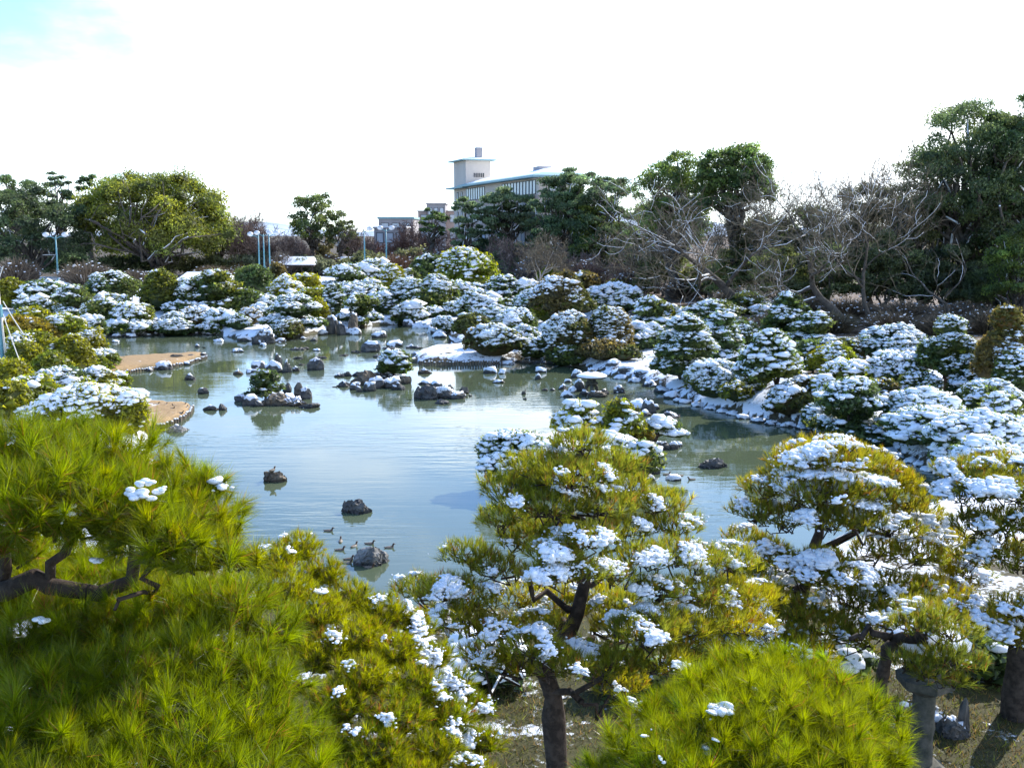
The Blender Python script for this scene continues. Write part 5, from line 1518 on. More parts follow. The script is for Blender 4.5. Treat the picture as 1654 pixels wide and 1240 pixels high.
def pine_d():
    y0 = 12.6
    b = at_y(1412, 1128, y0); b[2] = float(ground_z(b[0], b[1])[0])
    p = Pine('small_pine', 'small crooked pine leaning over the stone lantern with one bare branch', b, 504, 28, .14, .0072, 1, .10, (0.18, 0.175, 0.016), (0.10, 0.125, 0.016), dead=.05, snow_r=(.05, .09), up=.7)
    p.trunk([b - np.array((0, 0, .3)), C_(1428, 1090, 12.6), C_(1436, 1045, 12.5), C_(1452, 1030, 12.4), C_(1490, 1030, 12.2)], .105, .07)
    p.wood.tube(curve(C_(1440, 1028, 12.5), C_(1372, 1032, 12.3), .16, .3, 7, p.rng), np.linspace(.055, .03, 7), 6)
    P = [(1500, 1000, 54, 12.2, .05), (1475, 1012, 40, 12.0, .0), (1540, 1022, 44, 12.3, .04), (1525, 1062, 42, 11.8, .03), (1468, 1068, 36, 11.8, .0), (1560, 1068, 36, 12.0, .03), (1495, 1085, 34, 11.7, 0), (1540, 1100, 30, 11.7, 0), (1428, 1006, 20, 12.4, .7), (1478, 982, 28, 12.6, .42)]
    for px, py, r, y, s in P:
        c = C_(px, py, y); mp = m_per_px(c)
        p.pad(c, r * mp, r * mp * .5, s, n_twig=8)
    return p.finish()

def pine_e():
    b = at_y(560, 1330, 9.0); b[2] = 0.0
    p = Pine('broad_pine', 'broad yellow green pine sloping down to the pond with snow along its right edge', b, 505, 44, .10, .0042, 1, .070, (0.175, 0.185, 0.005), (0.095, 0.125, 0.006), dead=.05, snow_r=(.022, .048), spread=.66, up=.6, relief=.6, core=.6)
    p.trunk([b - np.array((0, 0, .3)), (b[0] - .1, 9.0, 1.0), (b[0] + .05, 9.1, 2.0), (b[0] - .1, 9.3, 3.0), (b[0] - .1, 9.4, 3.3)], .13, .04)
    P = [(480, 880, 52, 10.6, .10), (435, 905, 62, 10.2, .16), (520, 920, 52, 10.4, .02), (460, 950, 70, 9.8, .03), (560, 960, 60, 10.2, .03), (510, 985, 70, 9.6, .05), (620, 985, 62, 10.0, .14), (575, 1025, 70, 9.4, .07), (665, 1010, 50, 10.0, .6), (640, 1050, 68, 9.3, .10), (700, 1055, 52, 9.7, .95),
         (520, 1050, 70, 9.1, .08), (590, 1090, 72, 8.8, .06), (670, 1100, 68, 8.9, .16), (735, 1095, 44, 9.5, .95), (765, 1135, 46, 9.2, .75), (720, 1150, 62, 8.7, .16), (640, 1150, 74, 8.4, .05), (550, 1130, 70, 8.5, .04), (780, 1190, 48, 8.6, .42), (700, 1205, 66, 8.2, .12), (610, 1205, 74, 8.0, .05),
         (530, 1200, 70, 8.1, .03), (760, 1245, 56, 8.1, .26), (660, 1250, 70, 7.8, .12), (470, 1030, 60, 9.4, .02), (450, 1110, 60, 8.8, .02), (570, 1260, 70, 7.7, .05)]
    for px, py, r, y, s in P:
        c = C_(px, py + 8, y); mp = m_per_px(c)
        p.pad(c, r * mp * .74, r * mp * .48, s, n_twig=8, patch=.8, lo=-.3)
    return p.finish()

def pine_f():
    b = np.array((-3.6, 5.4, 0.0))
    p = Pine('near_pine', 'very near pine with long bright needles filling the lower left corner', b, 506, 120, .122, .0026, 1, .080, (0.112, 0.148, 0.003), (0.190, 0.186, 0.003), dead=.03, snow_r=(.025, .05), spread=.80, up=.36, relief=.56, cull=-.2, core=.55)
    p.trunk([b - np.array((0, 0, .3)), (-3.4, 5.4, 2.4), (-3.0, 5.2, 4.6), C_(-170, 960, 5.0), C_(-40, 925, 4.9)], .16, .085)
    limb = curve(C_(-60, 935, 4.9), C_(330, 905, 4.5), -.04, .35, 12, p.rng)
    p.wood.tube(limb, np.linspace(.062, .024, 12), 8)
    p.wood.tube(curve(limb[5], C_(170, 800, 4.7), .1, .3, 7, p.rng), np.linspace(.03, .016, 7), 6)
    p.wood.tube(curve(limb[9], C_(185, 985, 4.3), -.1, .9, 9, p.rng), np.linspace(.017, .008, 9), 5)
    p.wood.tube(curve(limb[2], C_(40, 800, 4.7), .1, .3, 7, p.rng), np.linspace(.034, .016, 7), 6)
    p.wood.tube(curve(C_(-90, 1170, 4.4), C_(350, 1080, 4.1), .05, .5, 9, p.rng), np.linspace(.05, .018, 9), 6)
    p.wood.tube(curve(C_(-90, 1240, 4.1), C_(310, 1165, 3.9), .05, .6, 9, p.rng), np.linspace(.045, .016, 9), 6)
    U = [(40, 735, 130, 4.9, 0), (150, 735, 110, 4.9, 0), (-60, 770, 130, 4.7, 0), (250, 770, 92, 4.8, .0), (90, 790, 120, 4.4, 0), (205, 815, 100, 4.4, .03), (310, 805, 72, 4.6, .05), (345, 760, 32, 4.7, 0), (365, 830, 44, 4.5, 0), (330, 875, 62, 4.3, .02), (270, 850, 72, 4.2, 0), (-20, 850, 70, 4.3, 0), (395, 880, 34, 4.5, 0), (30, 870, 48, 4.9, 0)]
    L = [(30, 1040, 100, 4.3, .0), (150, 1010, 96, 4.5, 0), (270, 985, 92, 4.6, 0), (370, 960, 66, 4.6, 0), (430, 1000, 52, 4.5, 0), (80, 1115, 110, 3.9, 0), (210, 1085, 100, 4.1, 0), (330, 1060, 90, 4.2, 0), (420, 1080, 74, 4.2, 0), (20, 1195, 110, 3.6, 0), (150, 1190, 105, 3.7, 0), (280, 1160, 100, 3.8, 0), (390, 1160, 90, 3.9, 0), (470, 1180, 66, 4.0, 0), (250, 1250, 110, 3.5, 0), (380, 1250, 100, 3.6, 0), (490, 1250, 70, 3.8, 0), (100, 1270, 110, 3.4, 0), (-60, 1120, 100, 4, 0)]
    U += [(40, 935, 90, 5.9, 0), (150, 950, 90, 6.0, 0), (250, 945, 80, 6.0, 0), (330, 930, 60, 5.8, 0), (90, 890, 80, 6.4, 0), (-40, 960, 90, 5.8, 0), (200, 900, 70, 6.3, 0)]
    for px, py, r, y, s in U + L:
        c = C_(px, py + 20, y); mp = m_per_px(c)
        p.pad(c, r * mp, r * mp * .58, s, limb=False, n_twig=7, lo=-.35, dens=.95)
    for px, py, r, s in ((228, 797, 14, 1), (232, 778, 9, 1), (150, 905, 8, 1), (62, 1002, 9, 1), (262, 790, 6, 1)):
        c = C_(px, py, 4.25); mp = m_per_px(c)
        m = MB(); k = 9
        q = c + p.rng.normal(size=(k, 3)) * np.array((r * mp * .9, r * mp * .5, r * mp * .22))
        v, t = instances(*ICO[2], q, r * mp * p.rng.uniform(.4, .75, (k, 1)) * np.array((1.2, 1, .6)))
        m.add(v, t); m.build('snow', M['snow'], p.root, smooth=True)
    return p.finish()

def pine_g():
    b = at_y(1235, 1500, 5.4); b[2] = 0.0
    p = Pine('near_pine', 'near bushy pine top with long needles at the bottom edge right of the middle trunk', b, 507, 120, .122, .0026, 1, .080, (0.080, 0.135, 0.005), (0.135, 0.160, 0.005), dead=.02, snow_r=(.02, .04), spread=.80, up=.40, relief=.56, cull=-.2, core=.55)
    p.trunk([b - np.array((0, 0, .3)), (b[0], 5.4, 2.0), (b[0] + .1, 5.3, 4.0), C_(1240, 1160, 5.2)], .13, .05)
    P = [(1235, 1085, 80, 5.5, 0), (1160, 1110, 78, 5.4, .02), (1310, 1105, 76, 5.4, 0), (1085, 1150, 72, 5.2, .03), (1385, 1145, 66, 5.2, 0), (1240, 1140, 90, 5.0, 0), (1150, 1185, 86, 4.8, .05), (1330, 1180, 86, 4.8, 0), (1040, 1205, 70, 4.8, .05), (1420, 1205, 54, 4.9, 0), (1240, 1220, 92, 4.6, 0), (1090, 1245, 80, 4.5, .08), (1370, 1245, 80, 4.5, 0), (990, 1240, 52, 4.8, .03)]
    for px, py, r, y, s in P:
        c = C_(px, py + 14, y); mp = m_per_px(c)
        p.pad(c, r * mp, r * mp * .55, s, n_twig=6, lo=-.25, limb=True)
    return p.finish()
pine_a(); pine_b(); pine_c(); pine_d(); pine_e(); pine_f(); pine_g()

# lower dark pines filling the ground between the two middle pines
shrub(1180, 1060, 985, 120, 'g', .55, 'm', 'low dark shrub with snow under the gap between the two middle pines', 4101, 'low_shrub', 'shrub')
shrub(780, 1095, 1040, 120, 'g', .6, 'm', 'low snowy shrub left of the middle trunk', 4102, 'low_shrub', 'shrub')
# ------------------------------------------------------------------ rocks
def RK(cluster, rows):
    for r in rows:
        if 'edging' in cluster or 'far left shore' in cluster:
            r = (r[0], r[1], r[2] * (1.15 if 'edging' in cluster else .85), r[3] * (.62 if r[2] < 40 else 1), r[4] * .8) + tuple(r[5:])
            if 'edging' in cluster and len(r) == 5:
                r += (F,)
        kw = dict(r[5]) if len(r) > 5 else {}
        lab = kw.pop('label', None)
        o = rock(*r[:5], **kw)
        RKL.append((cluster, r[0], r[1], r[2], r[3], r[4], kw.get('shape', 'r'), kw.get('kind', 'rock'), lab, o))
RKL = []
U, F = dict(shape='u'), dict(shape='f')
RK('along the far left shore', [(162, 548, 20, 7, .3), (185, 545, 26, 8, .3), (210, 545, 26, 8, .5), (236, 543, 20, 8, .3), (250, 541, 16, 7, .4), (312, 541, 24, 8, .3), (340, 541, 22, 7, .6), (365, 541, 24, 8, .5), (382, 545, 20, 8, .5), (247, 522, 26, 11, .55, dict(z='g')), (225, 528, 18, 8, .5, dict(z='g')), (270, 541, 16, 7, .4),
   (395, 551, 30, 12, .8), (425, 556, 44, 26, .9, dict(label='big rock like a small hill buried in snow on the far shore')), (452, 553, 22, 9, .8)])
RK('in water off the far left shore', [(185, 553, 15, 4, .9, F), (317, 561, 10, 7, .6), (352, 552, 20, 5, .9, F), (383, 569, 24, 7, .4), (424, 559, 15, 6, .8), (480, 566, 36, 6, .15, F), (511, 567, 16, 4, .5, dict(shape='f', kind='rock_brown')), (507, 551, 16, 8, .1), (490, 548, 14, 5, .5), (328, 562, 6, 3, 0)])
RK('beside the far standing stones', [(535, 540, 22, 30, .75, U), (551, 541, 16, 20, .6, U), (570, 540, 20, 34, .6, dict(shape='u', kind='rock_brown', label='upright brown standing stone with a snowy head on the far shore')), (573, 541, 30, 10, .7, F), (520, 541, 18, 8, .8), (612, 546, 26, 9, .75, F), (560, 538, 14, 8, .5)])
RK('on the upper brown spit', [(283, 578, 26, 6, .0, dict(kind='rock_brown', z=-.42)), (262, 595, 30, 9, .75, dict(z=-.5)), (305, 577, 12, 5, .0, dict(z=-.45)), (327, 575, 12, 5, .1, dict(z=-.5)), (300, 590, 14, 5, .3, dict(z=-.6)), (318, 583, 12, 4, .1, dict(z=-.6)), (240, 600, 14, 5, .3, dict(z=-.6))])
RK('in water between the brown spits', [(305, 614, 20, 10, .25), (325, 636, 20, 11, .15), (338, 663, 26, 9, .15), (358, 663, 14, 12, .15), (283, 698, 34, 12, .15, dict(kind='rock_grey', label='pale grey flat stone in the water below the lower brown spit'))])
RK('in the group behind the islet pine', [(421, 600, 28, 16, .95), (440, 602, 32, 18, .9), (446, 594, 14, 22, .4, U), (463, 602, 16, 20, .55, U), (476, 600, 14, 8, .2), (408, 603, 20, 6, .4), (383, 605, 20, 8, .2, dict(kind='rock_brown'))])
RK('alone in mid water right of the rock group', [(508, 598, 28, 20, .35)])
RK('lying flat in the mid water', [(480, 580, 18, 4, .0, F), (519, 579, 20, 4, .0, F), (487, 590, 12, 3, 0, F)])
RK('on the small pine islet', [(437, 655, 54, 22, .1, dict(kind='rock_brown')), (400, 656, 30, 17, .55), (386, 649, 28, 11, .2), (465, 648, 30, 10, .6), (463, 634, 16, 16, .15, U), (482, 640, 18, 22, .35, U), (491, 645, 20, 18, .5), (472, 656, 42, 12, .2, dict(kind='rock_brown')), (498, 660, 34, 10, .1), (447, 644, 26, 10, .7), (415, 657, 22, 10, .3)])
RK('on the round shrub islet', [(550, 609, 20, 6, .1, F), (562, 608, 14, 9, .15), (578, 608, 22, 9, .15), (557, 625, 26, 10, .15), (571, 630, 18, 11, .55), (580, 633, 12, 10, .4), (596, 632, 22, 14, .7), (592, 622, 52, 26, .1, dict(kind='rock_brown')), (606, 627, 32, 18, .6), (629, 627, 34, 16, .7), (642, 630, 22, 12, .3), (655, 620, 18, 14, .1, dict(kind='rock_brown')), (618, 615, 44, 14, .3), (640, 612, 30, 9, .8)])
RK('on the low dark rock islet', [(674, 644, 14, 20, .15, U), (690, 646, 34, 24, .12), (716, 644, 36, 18, .5), (736, 645, 32, 11, .3), (749, 636, 16, 13, .1), (748, 641, 12, 5, .3), (760, 640, 6, 3, .1), (685, 622, 30, 6, .2, F), (712, 653, 24, 8, .15), (700, 632, 30, 16, .3), (727, 632, 14, 12, .3)])
RK('behind the shrub islet', [(598, 569, 32, 16, .25), (575, 570, 20, 4, .1, F), (612, 577, 20, 5, .1, F), (635, 560, 26, 8, .8), (632, 565, 28, 4, .1, F), (668, 563, 28, 5, .2, F), (683, 604, 24, 8, .15, dict(kind='rock_brown')), (555, 575, 16, 3, 0, F)])
RK('in the snowy stepping stone row', [(660, 526, 14, 6, .9, F), (683, 530, 34, 8, 1, F), (697, 538, 20, 9, 1, F), (709, 546, 24, 9, 1, F)])
RK('on the stake edged point', [(738, 563, 34, 17, .55), (720, 577, 30, 14, .5), (746, 576, 26, 13, .7), (672, 580, 22, 11, .3), (664, 586, 22, 8, .2), (695, 570, 18, 6, .7), (712, 541, 26, 10, .7, dict(z='g')), (660, 528, 22, 10, .5)])
RK('before the stake edged point', [(793, 603, 26, 9, .9), (811, 604, 14, 7, .9), (803, 619, 20, 5, .15, F), (875, 602, 20, 8, .92), (869, 613, 11, 9, .8), (846, 637, 7, 6, .1), (848, 645, 6, 3, .1)])
RK('on the lantern islet', [(931, 610, 18, 12, .9), (916, 641, 22, 9, .7), (937, 632, 18, 18, .85, U), (909, 629, 16, 8, .4), (922, 634, 16, 8, .6), (917, 618, 12, 5, .9), (963, 641, 38, 10, .15, dict(kind='rock_brown')), (976, 637, 18, 9, .15), (945, 638, 16, 8, .5), (893, 631, 10, 4, .1), (880, 631, 12, 4, .1)])
RK('right of the lantern islet', [(1000, 635, 20, 11, .6), (1032, 662, 30, 15, .97, F), (1046, 668, 26, 22, .5), (1060, 662, 12, 8, .6), (1040, 672, 24, 8, .3), (1084, 675, 32, 10, .2, F), (1078, 667, 10, 5, .1)])
RK('in the middle right shore edging', [(922, 592, 22, 10, .5), (945, 594, 22, 9, .7), (962, 601, 24, 9, .8), (984, 607, 24, 9, .85), (1006, 613, 24, 9, .85), (1028, 618, 24, 9, .85), (1050, 625, 26, 13, .5), (1070, 634, 26, 13, .4), (1088, 644, 26, 16, .95), (1015, 600, 26, 12, .8, dict(z='g')), (990, 590, 24, 12, .7, dict(z='g')), (1012, 577, 16, 14, .2, dict(z='g')), (1040, 605, 24, 11, .7, dict(z='g')), (1098, 650, 18, 8, .8), (850, 587, 30, 10, .1, dict(kind='rock_brown')), (880, 588, 34, 12, .1), (900, 588, 24, 10, .3), (820, 589, 22, 8, .7)])
RK('in the right shore edging', [(1112, 652, 20, 8, .8), (1130, 657, 20, 8, .85), (1150, 662, 20, 8, .8), (1168, 667, 20, 8, .8), (1186, 671, 20, 9, .8), (1203, 677, 18, 10, .95), (1225, 683, 24, 7, .5), (1250, 687, 26, 7, .6), (1276, 690, 26, 9, .8), (1300, 694, 24, 8, .5), (1426, 722, 20, 15, .7), (1442, 733, 26, 12, .8), (1458, 741, 26, 12, .85), (1474, 748, 26, 12, .85), (1491, 754, 28, 13, .85), (1508, 762, 28, 13, .85), (1330, 701, 30, 9, .4), (1360, 706, 30, 9, .3), (1390, 712, 30, 9, .3)])
RK('at the tip of the near islet', [(1068, 728, 34, 14, .3), (1088, 726, 18, 11, .5), (1063, 752, 24, 18, .2), (1047, 778, 26, 12, .8), (1058, 766, 20, 12, .4), (1040, 790, 22, 9, .9), (1090, 776, 26, 7, .85, F), (790, 770, 18, 6, .1), (815, 722, 22, 8, .3), (833, 710, 20, 7, .5), (1096, 722, 14, 7, .7), (1052, 740, 26, 12, .5)])
RK('', [(1152, 757, 50, 19, .04, dict(label='smooth dark humped stone alone in the olive water')), (442, 779, 40, 20, .02, dict(kind='rock_brown', shape='f', seed=12, label='brown rock with a duck on it in the open blue water')), (570, 830, 48, 25, .02, dict(label='large dark grey rock alone in the open blue water')), (596, 915, 60, 36, .02, dict(kind='rock_mid', label='nearest grey rock with ducks gathered round it')), (1035, 800, 34, 14, .98, dict(label='snow covered flat stone with a duck behind the tall middle pine'))])
RK('', [(1548, 1196, 52, 40, .2, dict(z='g', label='dark mossy rock in the shade right of the stone lantern')), (1560, 1186, 24, 60, .1, dict(z='g', shape='u', label='dark upright stone standing in the shade right of the lantern')), (1528, 1186, 24, 34, .35, dict(z='g', label='small dark stone touched with snow beside the shaded upright stone')), (1512, 1172, 30, 16, .6, dict(z='g', label='pale stone at the foot of the lantern post')), (1462, 1150, 24, 14, .3, dict(z='g', label='grey stone left of the lantern post', kind='rock_grey'))])
def label_rocks():
    g = {}
    for cl, px, base, w, h, sn, shp, kind, lab, o in RKL:
        o['category'] = 'rock'; o['group'] = ('rocks ' + cl).strip() if cl else 'single rocks'
        if lab:
            o['label'] = lab; continue
        a = 'bare' if sn < .25 else 'snow flecked' if sn < .6 else 'snow capped'
        b = {'u': 'upright', 'f': 'flat', 'r': 'large' if w > 30 else 'rounded' if w > 18 else 'small'}[shp]
        c = 'brown' if kind == 'rock_brown' else 'grey' if kind == 'rock_grey' else 'dark'
        g.setdefault(f'{a} {b} {c} rock {cl}', []).append((px, o))
    for d, l in g.items():
        l.sort(key=lambda e: e[0])
        for k, (px, o) in enumerate(l):
            o['label'] = d if len(l) == 1 else f'{ordinal(k)} {d}' if len(d.split()) < 15 else d
            if len(l) > 1:
                o['label'] = f'{d}, {ordinal(k)} from left'
label_rocks()

# ------------------------------------------------------------------ stake edging
def stakes(px, label, z=WATER, step=.16, h=.26):
    P = np.array([at_z(x, y, z)[:2] for x, y in px])
    seg = np.linalg.norm(np.diff(P, axis=0), axis=1); cum = np.concatenate([[0], np.cumsum(seg)])
    n = int(cum[-1] / step); m = MB(); rng = np.random.default_rng(n)
    sn = MB()
    for k in range(n):
        s = (k + .5) / n * cum[-1]; i = min(len(seg) - 1, np.searchsorted(cum, s) - 1); f = (s - cum[i]) / seg[i]
        q = P[i] * (1 - f) + P[i + 1] * f + rng.normal(scale=.015, size=2); hh = h * rng.uniform(.8, 1.2)
        m.tube([(q[0], q[1], z - .3), (q[0], q[1], z + hh)], .06, 6)
        if rng.uniform() < .75:
            tv, tf = ICO[0]; sn.add(np.array((q[0], q[1], z + hh)) + tv * np.array((.07, .07, .04)), tf)
    o = m.build('stake_edging', M['wood'], None, kind='stuff')
    tag(o, label, 'stake edging')
    sn.build('snow', M['snow'], o, smooth=True, kind='stuff')
stakes([(676, 590), (700, 591), (740, 590.5), (780, 589.5), (812, 588.5)], 'row of short wooden stakes edging the snowy point')
stakes([(196, 604), (225, 600), (262, 596), (300, 589), (335, 578)], 'low wooden stakes along the water side of the upper brown spit', h=.16)
stakes([(236, 698), (262, 691), (290, 682), (306, 670), (312, 660)], 'curved row of wooden stakes round the lower brown spit', h=.18, step=.2)

# ------------------------------------------------------------------ stone lanterns
def pond_lantern():
    P = at_z(957, 636, WATER + .12); P[1] += .6
    mp = m_per_px(P)
    H = 34 * mp
    root = thing('pond_lantern', 'low stone lantern with a wide snow topped cap on the rock islet', 'stone lantern', P)
    z = P[2]
    for k in range(3):
        a = 2.1 * k + .5
        m = MB(); m.tube([(P[0] + math.cos(a) * .34, P[1] + math.sin(a) * .34, z - .2), (P[0] + math.cos(a) * .30, P[1] + math.sin(a) * .30, z + H * .2), (P[0] + math.cos(a) * .16, P[1] + math.sin(a) * .16, z + H * .38)], [.10, .09, .11], 8); m.build('leg', M['stone'], root, smooth=True)
    m = MB(); m.lathe([(.22, H * .36), (.36, H * .40), (.36, H * .46), (.24, H * .48)], P, 6); m.build('platform', M['stone'], root)
    m = MB(); m.lathe([(.24, H * .48), (.25, H * .68)], P, 6); fb = m.build('fire_box', M['stone'], root)
    for k in range(3):
        a = k * 2.094 - math.pi / 2 + .52
        m = MB(); c = (P[0] + math.cos(a) * .215, P[1] + math.sin(a) * .215); m.obox(c, (-math.sin(a), math.cos(a)), .15, .03, z + H * .52, z + H * .65); m.build('opening', M['dark'], fb)
    m = MB(); m.lathe([(.20, H * .68), (.74, H * .70), (.76, H * .745), (.60, H * .82), (.30, H * .90), (.10, H * .93)], P, 18); cp = m.build('cap', M['stone'], root, smooth=False)
    m = MB(); m.lathe([(.70, H * .735), (.78, H * .76), (.76, H * .80), (.62, H * .87), (.34, H * .94), (.12, H * .97), (.02, H * .975)], P, 20); m.build('snow', M['snow'], cp, smooth=True)
    m = MB(); m.lathe([(.08, H * .92), (.10, H * .96), (.12, H * 1.0), (.07, H * 1.05), (.02, H * 1.08)], P, 10); m.build('finial', M['stone'], root, smooth=True)
pond_lantern()
def big_lantern():
    P = at_y(1490, 1168, 12.9); P[2] = float(ground_z(P[0], P[1])[0])
    mp = m_per_px(P)
    root = thing('stone_lantern', 'tall stone lantern with a round post standing under the small crooked pine', 'stone lantern', P)
    zt = at_y(1490, 1028, 12.9)[2] - P[2]
    H = zt
    m = MB(); m.lathe([(.42, -.1), (.42, .10), (.34, .14), (.26, .20)], P, 6); m.build('base', M['stone'], root)
    m = MB(); m.lathe([(.165, .18), (.15, H * .3), (.17, H * .36), (.15, H * .42), (.155, H * .60)], P, 16); m.build('post', M['stone'], root, smooth=True)
    m = MB(); m.lathe([(.16, H * .60), (.38, H * .66), (.40, H * .72), (.30, H * .735)], P, 6); m.build('platform', M['stone'], root)
    m = MB(); m.lathe([(.25, H * .735), (.26, H * .90)], P, 6); fb = m.build('fire_box', M['stone'], root)
    for k in range(3):
        a = -math.pi / 2 + k * 2.094 + .52
        c = (P[0] + math.cos(a) * .225, P[1] + math.sin(a) * .225)
        m = MB(); m.obox(c, (-math.sin(a), math.cos(a)), .17, .03, P[2] + H * .77, P[2] + H * .87); m.build('opening', M['dark'], fb)
    m = MB(); m.lathe([(.26, H * .90), (.60, H * .92), (.62, H * .955), (.42, H * 1.02), (.16, H * 1.09), (.08, H * 1.10)], P, 6); cp = m.build('cap', M['stone'], root)
    m = MB(); m.lathe([(.52, H * .965), (.56, H * .985), (.40, H * 1.045), (.16, H * 1.11), (.02, H * 1.125)], P, 12); m.build('snow', M['snow'], cp, smooth=True)
    m = MB(); m.lathe([(.09, H * 1.09), (.13, H * 1.14), (.11, H * 1.19), (.03, H * 1.24)], P, 10); m.build('finial', M['stone'], root, smooth=True)
big_lantern()

# ------------------------------------------------------------------ ducks
def duck_mesh(seed, pale):
    rng = np.random.default_rng(seed)
    path = np.array([(-.25, 0, .105), (-.20, 0, .085), (-.13, 0, .06), (-.03, 0, .05), (.07, 0, .055), (.13, 0, .08), (.155, 0, .125), (.165, 0, .165), (.185, 0, .198), (.215, 0, .205), (.245, 0, .195), (.285, 0, .187)])
    ry = np.array([.010, .038, .075, .100, .092, .068, .040, .034, .042, .036, .018, .014])
    rz = np.array([.008, .026, .056, .078, .078, .064, .042, .036, .040, .034, .014, .006])
    S_ = 10; a = np.arange(S_) * 2 * math.pi / S_
    T = unit(np.gradient(path, axis=0)); side = np.array((0, 1, 0)); upv = np.cross(T, side)
    v, c = [], []
    body = np.array((.17, .125, .085)); head = np.array((.10, .055, .03)); belly = np.array((.42, .38, .32)); bill = np.array((.10, .09, .07))
    for i in range(len(path)):
        for k in range(S_):
            v.append(path[i] + side * math.cos(a[k]) * ry[i] - upv[i] * math.sin(a[k]) * rz[i])
            low = -math.sin(a[k]) < -.2 if False else math.sin(a[k]) < -.1
            cc = head if 6 <= i <= 9 else bill if i > 9 else (belly * pale + body * (1 - pale) if abs(math.cos(a[k])) > .75 and 2 <= i <= 4 else body)
            c.append(cc * rng.uniform(.85, 1.15))
    t = []
    for i in range(len(path) - 1):
        for k in range(S_):
            k2 = (k + 1) % S_
            t.append((i * S_ + k, (i + 1) * S_ + k, (i + 1) * S_ + k2, i * S_ + k2))
    t = np.array(t); t = np.concatenate([t[:, [0, 1, 2]], t[:, [0, 2, 3]]])
    n = len(v); v += [path[0], path[-1]]; c += [body, bill]
    t = np.concatenate([t, [(n, k, (k + 1) % S_) for k in range(S_)], [(n + 1, (len(path) - 1) * S_ + (k + 1) % S_, (len(path) - 1) * S_ + k) for k in range(S_)]])
    return make_mesh('duck', np.array(v), t, M['duck'], np.array(c), True)
DUCKM = [duck_mesh(1, .2), duck_mesh(2, .7), duck_mesh(3, .4)]
DUCK_EYE = make_mesh('eye', np.concatenate([ICO[1][0] * .007 + np.array((.20, s * .036, .212)) for s in (-1, 1)]), np.concatenate([ICO[1][1], ICO[1][1] + len(ICO[1][0])]), M['dark'])
DUCKS = 0
def duck(px, py, yaw, label, z=WATER - .03, k=0, s=.6, y=None):
    P = at_z(px, py, z)
    o = link('duck', DUCKM[k]); o.location = P; o.rotation_euler = (0, 0, R_(yaw)); o.scale = (s,) * 3
    link('eyes', DUCK_EYE, o)
    tag(o, label, 'duck', 'ducks on and round the pond')
def rock_top(name_px):
    for px, base, w, h, sn, shp, kind, o in ROCKS:
        if (px, base) == name_px:
            me = o.data; zz = max(v.co.z for v in me.vertices)
            q = max(me.vertices, key=lambda v: v.co.z).co
            return o.location + Vector(q)
def duck_on(rock_px, yaw, label, dx=0, k=0, s=.65):
    p = rock_top(rock_px)
    o = link('duck', DUCKM[k]); o.location = (p.x + dx, p.y, p.z - .005); o.rotation_euler = (0, 0, R_(yaw)); o.scale = (s,) * 3
    link('eyes', DUCK_EYE, o)
    tag(o, label, 'duck', 'ducks on and round the pond')
for px, py, yaw, k, lab in ((531, 859, 0, 0, 'brown duck swimming alone above the group at the nearest rock'), (550, 876, 95, 1, 'duck facing away left of the nearest grey rock'), (549, 890, 10, 0, 'duck swimming just below the one facing away'),
        (572, 884, 60, 1, 'duck close against the upper left of the nearest rock'), (597, 880, 0, 0, 'dark duck right behind the nearest rock'), (629, 886, 20, 2, 'duck swimming right of the nearest rock'),
        (563, 905, 15, 0, 'upper duck of the pair left of the nearest rock'), (561, 911, 10, 1, 'lower duck of the pair left of the nearest rock'), (596, 918, 0, 0, 'duck in front of the nearest rock'),
        (1077, 768, 10, 0, 'duck left of the flat snowy stone in the olive water'), (1098, 770, 200, 0, 'duck right of the flat snowy stone in the olive water'), (846, 634, 40, 0, 'tiny duck beside the low stone in the bright mid water'), (541, 626, 0, 0, 'tiny duck left of the round shrub islet'),
        (1117, 776, 190, 0, 'duck drifting right of the two at the flat snowy stone')):
    duck(px, py, yaw, lab, k=k)
duck_on((442, 779), 60, 'duck standing on the brown rock in the blue water', .06)
duck_on((1035, 800), 120, 'duck on the snow covered stone behind the middle pine', 0, 0)
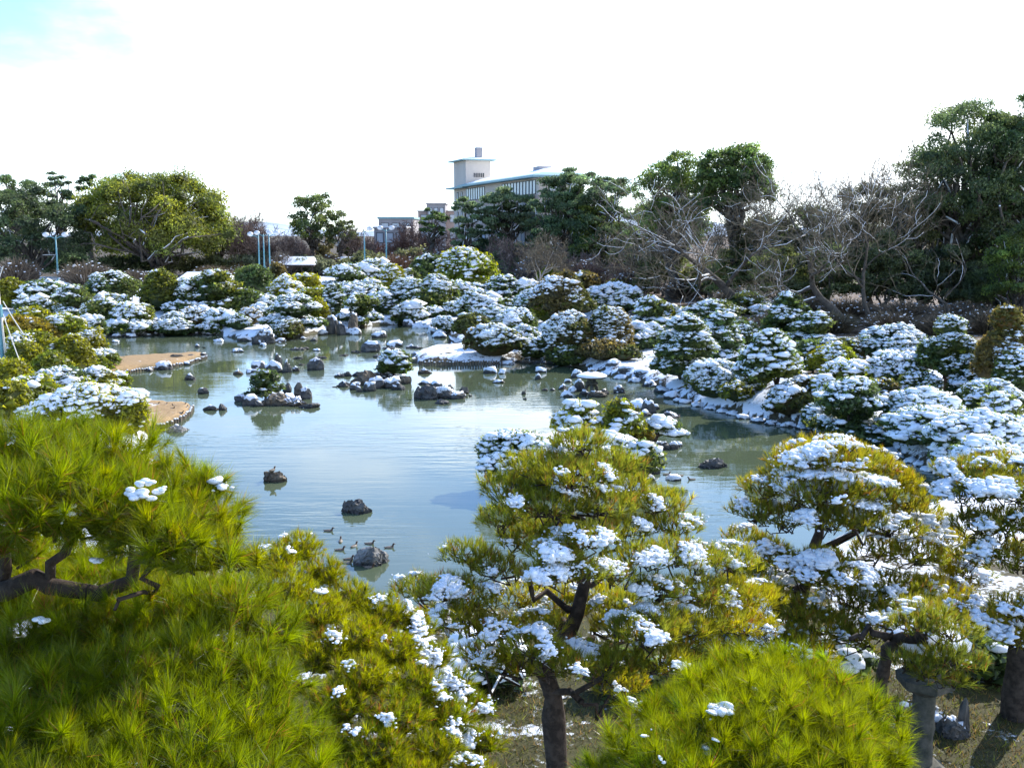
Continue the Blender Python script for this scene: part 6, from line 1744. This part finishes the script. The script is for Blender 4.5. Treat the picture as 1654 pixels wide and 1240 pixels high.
for i, (px, py, yaw) in enumerate(((253, 654, 20), (268, 655, 80), (282, 657, 160), (296, 655, 30), (292, 668, 10), (241, 653, 200), (279, 661, 330), (302, 659, 90))):
    duck(px, py, yaw, ['duck resting at the back of the lower brown spit, second from left', 'duck on the lower brown spit, third from left at the back', 'duck on the lower brown spit facing left', 'duck near the tip of the lower brown spit', 'duck at the front edge of the lower brown spit', 'leftmost duck on the lower brown spit', 'duck in the middle of the lower brown spit', 'duck at the very tip of the lower brown spit'][i], z=WATER + .18, k=i % 3)


# ------------------------------------------------------------------ grass between the near trunks
def grass():
    rng = np.random.default_rng(9)
    n = 90000
    x = rng.uniform(-3.5, 10.5, n); y = rng.uniform(8.5, 19.5, n)
    p3 = np.stack([x, y, np.zeros(n)], 1)
    k = (wob(p3, 1.3, 4) + rng.normal(0, .5, n) > -.45)
    x, y = x[k], y[k]; n = len(x)
    z, s, _, _ = ground_z(x, y, True)
    k = s > .4; x, y, z = x[k], y[k], z[k]; n = len(x)
    h = rng.uniform(.04, .13, n); a = rng.uniform(0, 6.283, n); w = .009
    b = np.stack([x, y, z - .01], 1); sd_ = np.stack([np.cos(a), np.sin(a), np.zeros(n)], 1) * w
    tip = b + np.stack([rng.normal(0, .07, n), rng.normal(0, .07, n), h], 1)
    v = np.stack([b - sd_, b + sd_, tip], 1).reshape(-1, 3)
    c = np.where(rng.uniform(size=(n, 1)) < .45, np.array((.12, .085, .030)), np.array((.075, .085, .016))) * np.exp(rng.normal(0, .3, (n, 1)))
    m = MB(); m.add(v, np.arange(3 * n).reshape(-1, 3), np.repeat(c, 3, 0))
    o = m.build('grass', M['needle'], None, kind='stuff')
    tag(o, 'short winter grass and moss on the ground under the near pines', 'grass')
grass()
for px, base, top, w, hue, sn, lab in ((1120, 1120, 1060, 120, 'g', .2, 'low dark green shrub in the shade behind the near bushy pine top'), (1340, 1085, 1030, 110, 'g', .25, 'low dark shrub at the foot of the broad domed pine'), (1240, 1075, 1030, 100, 'g', .3, 'low snow flecked shrub left of the broad domed pine trunk'),
        (1590, 1090, 1035, 90, 'g', .2, 'low dark shrub before the right edge pine trunk'), (1010, 1110, 1060, 100, 'g', .15, 'low dark shrub right of the tall middle pine trunk'), (1560, 1030, 985, 100, 'g', .35, 'low snowy shrub between the broad domed pine and the right edge pine')):
    shrub(px, base, top, w, hue, sn, 'm', lab, None, 'low_shrub', 'shrub')
settle()
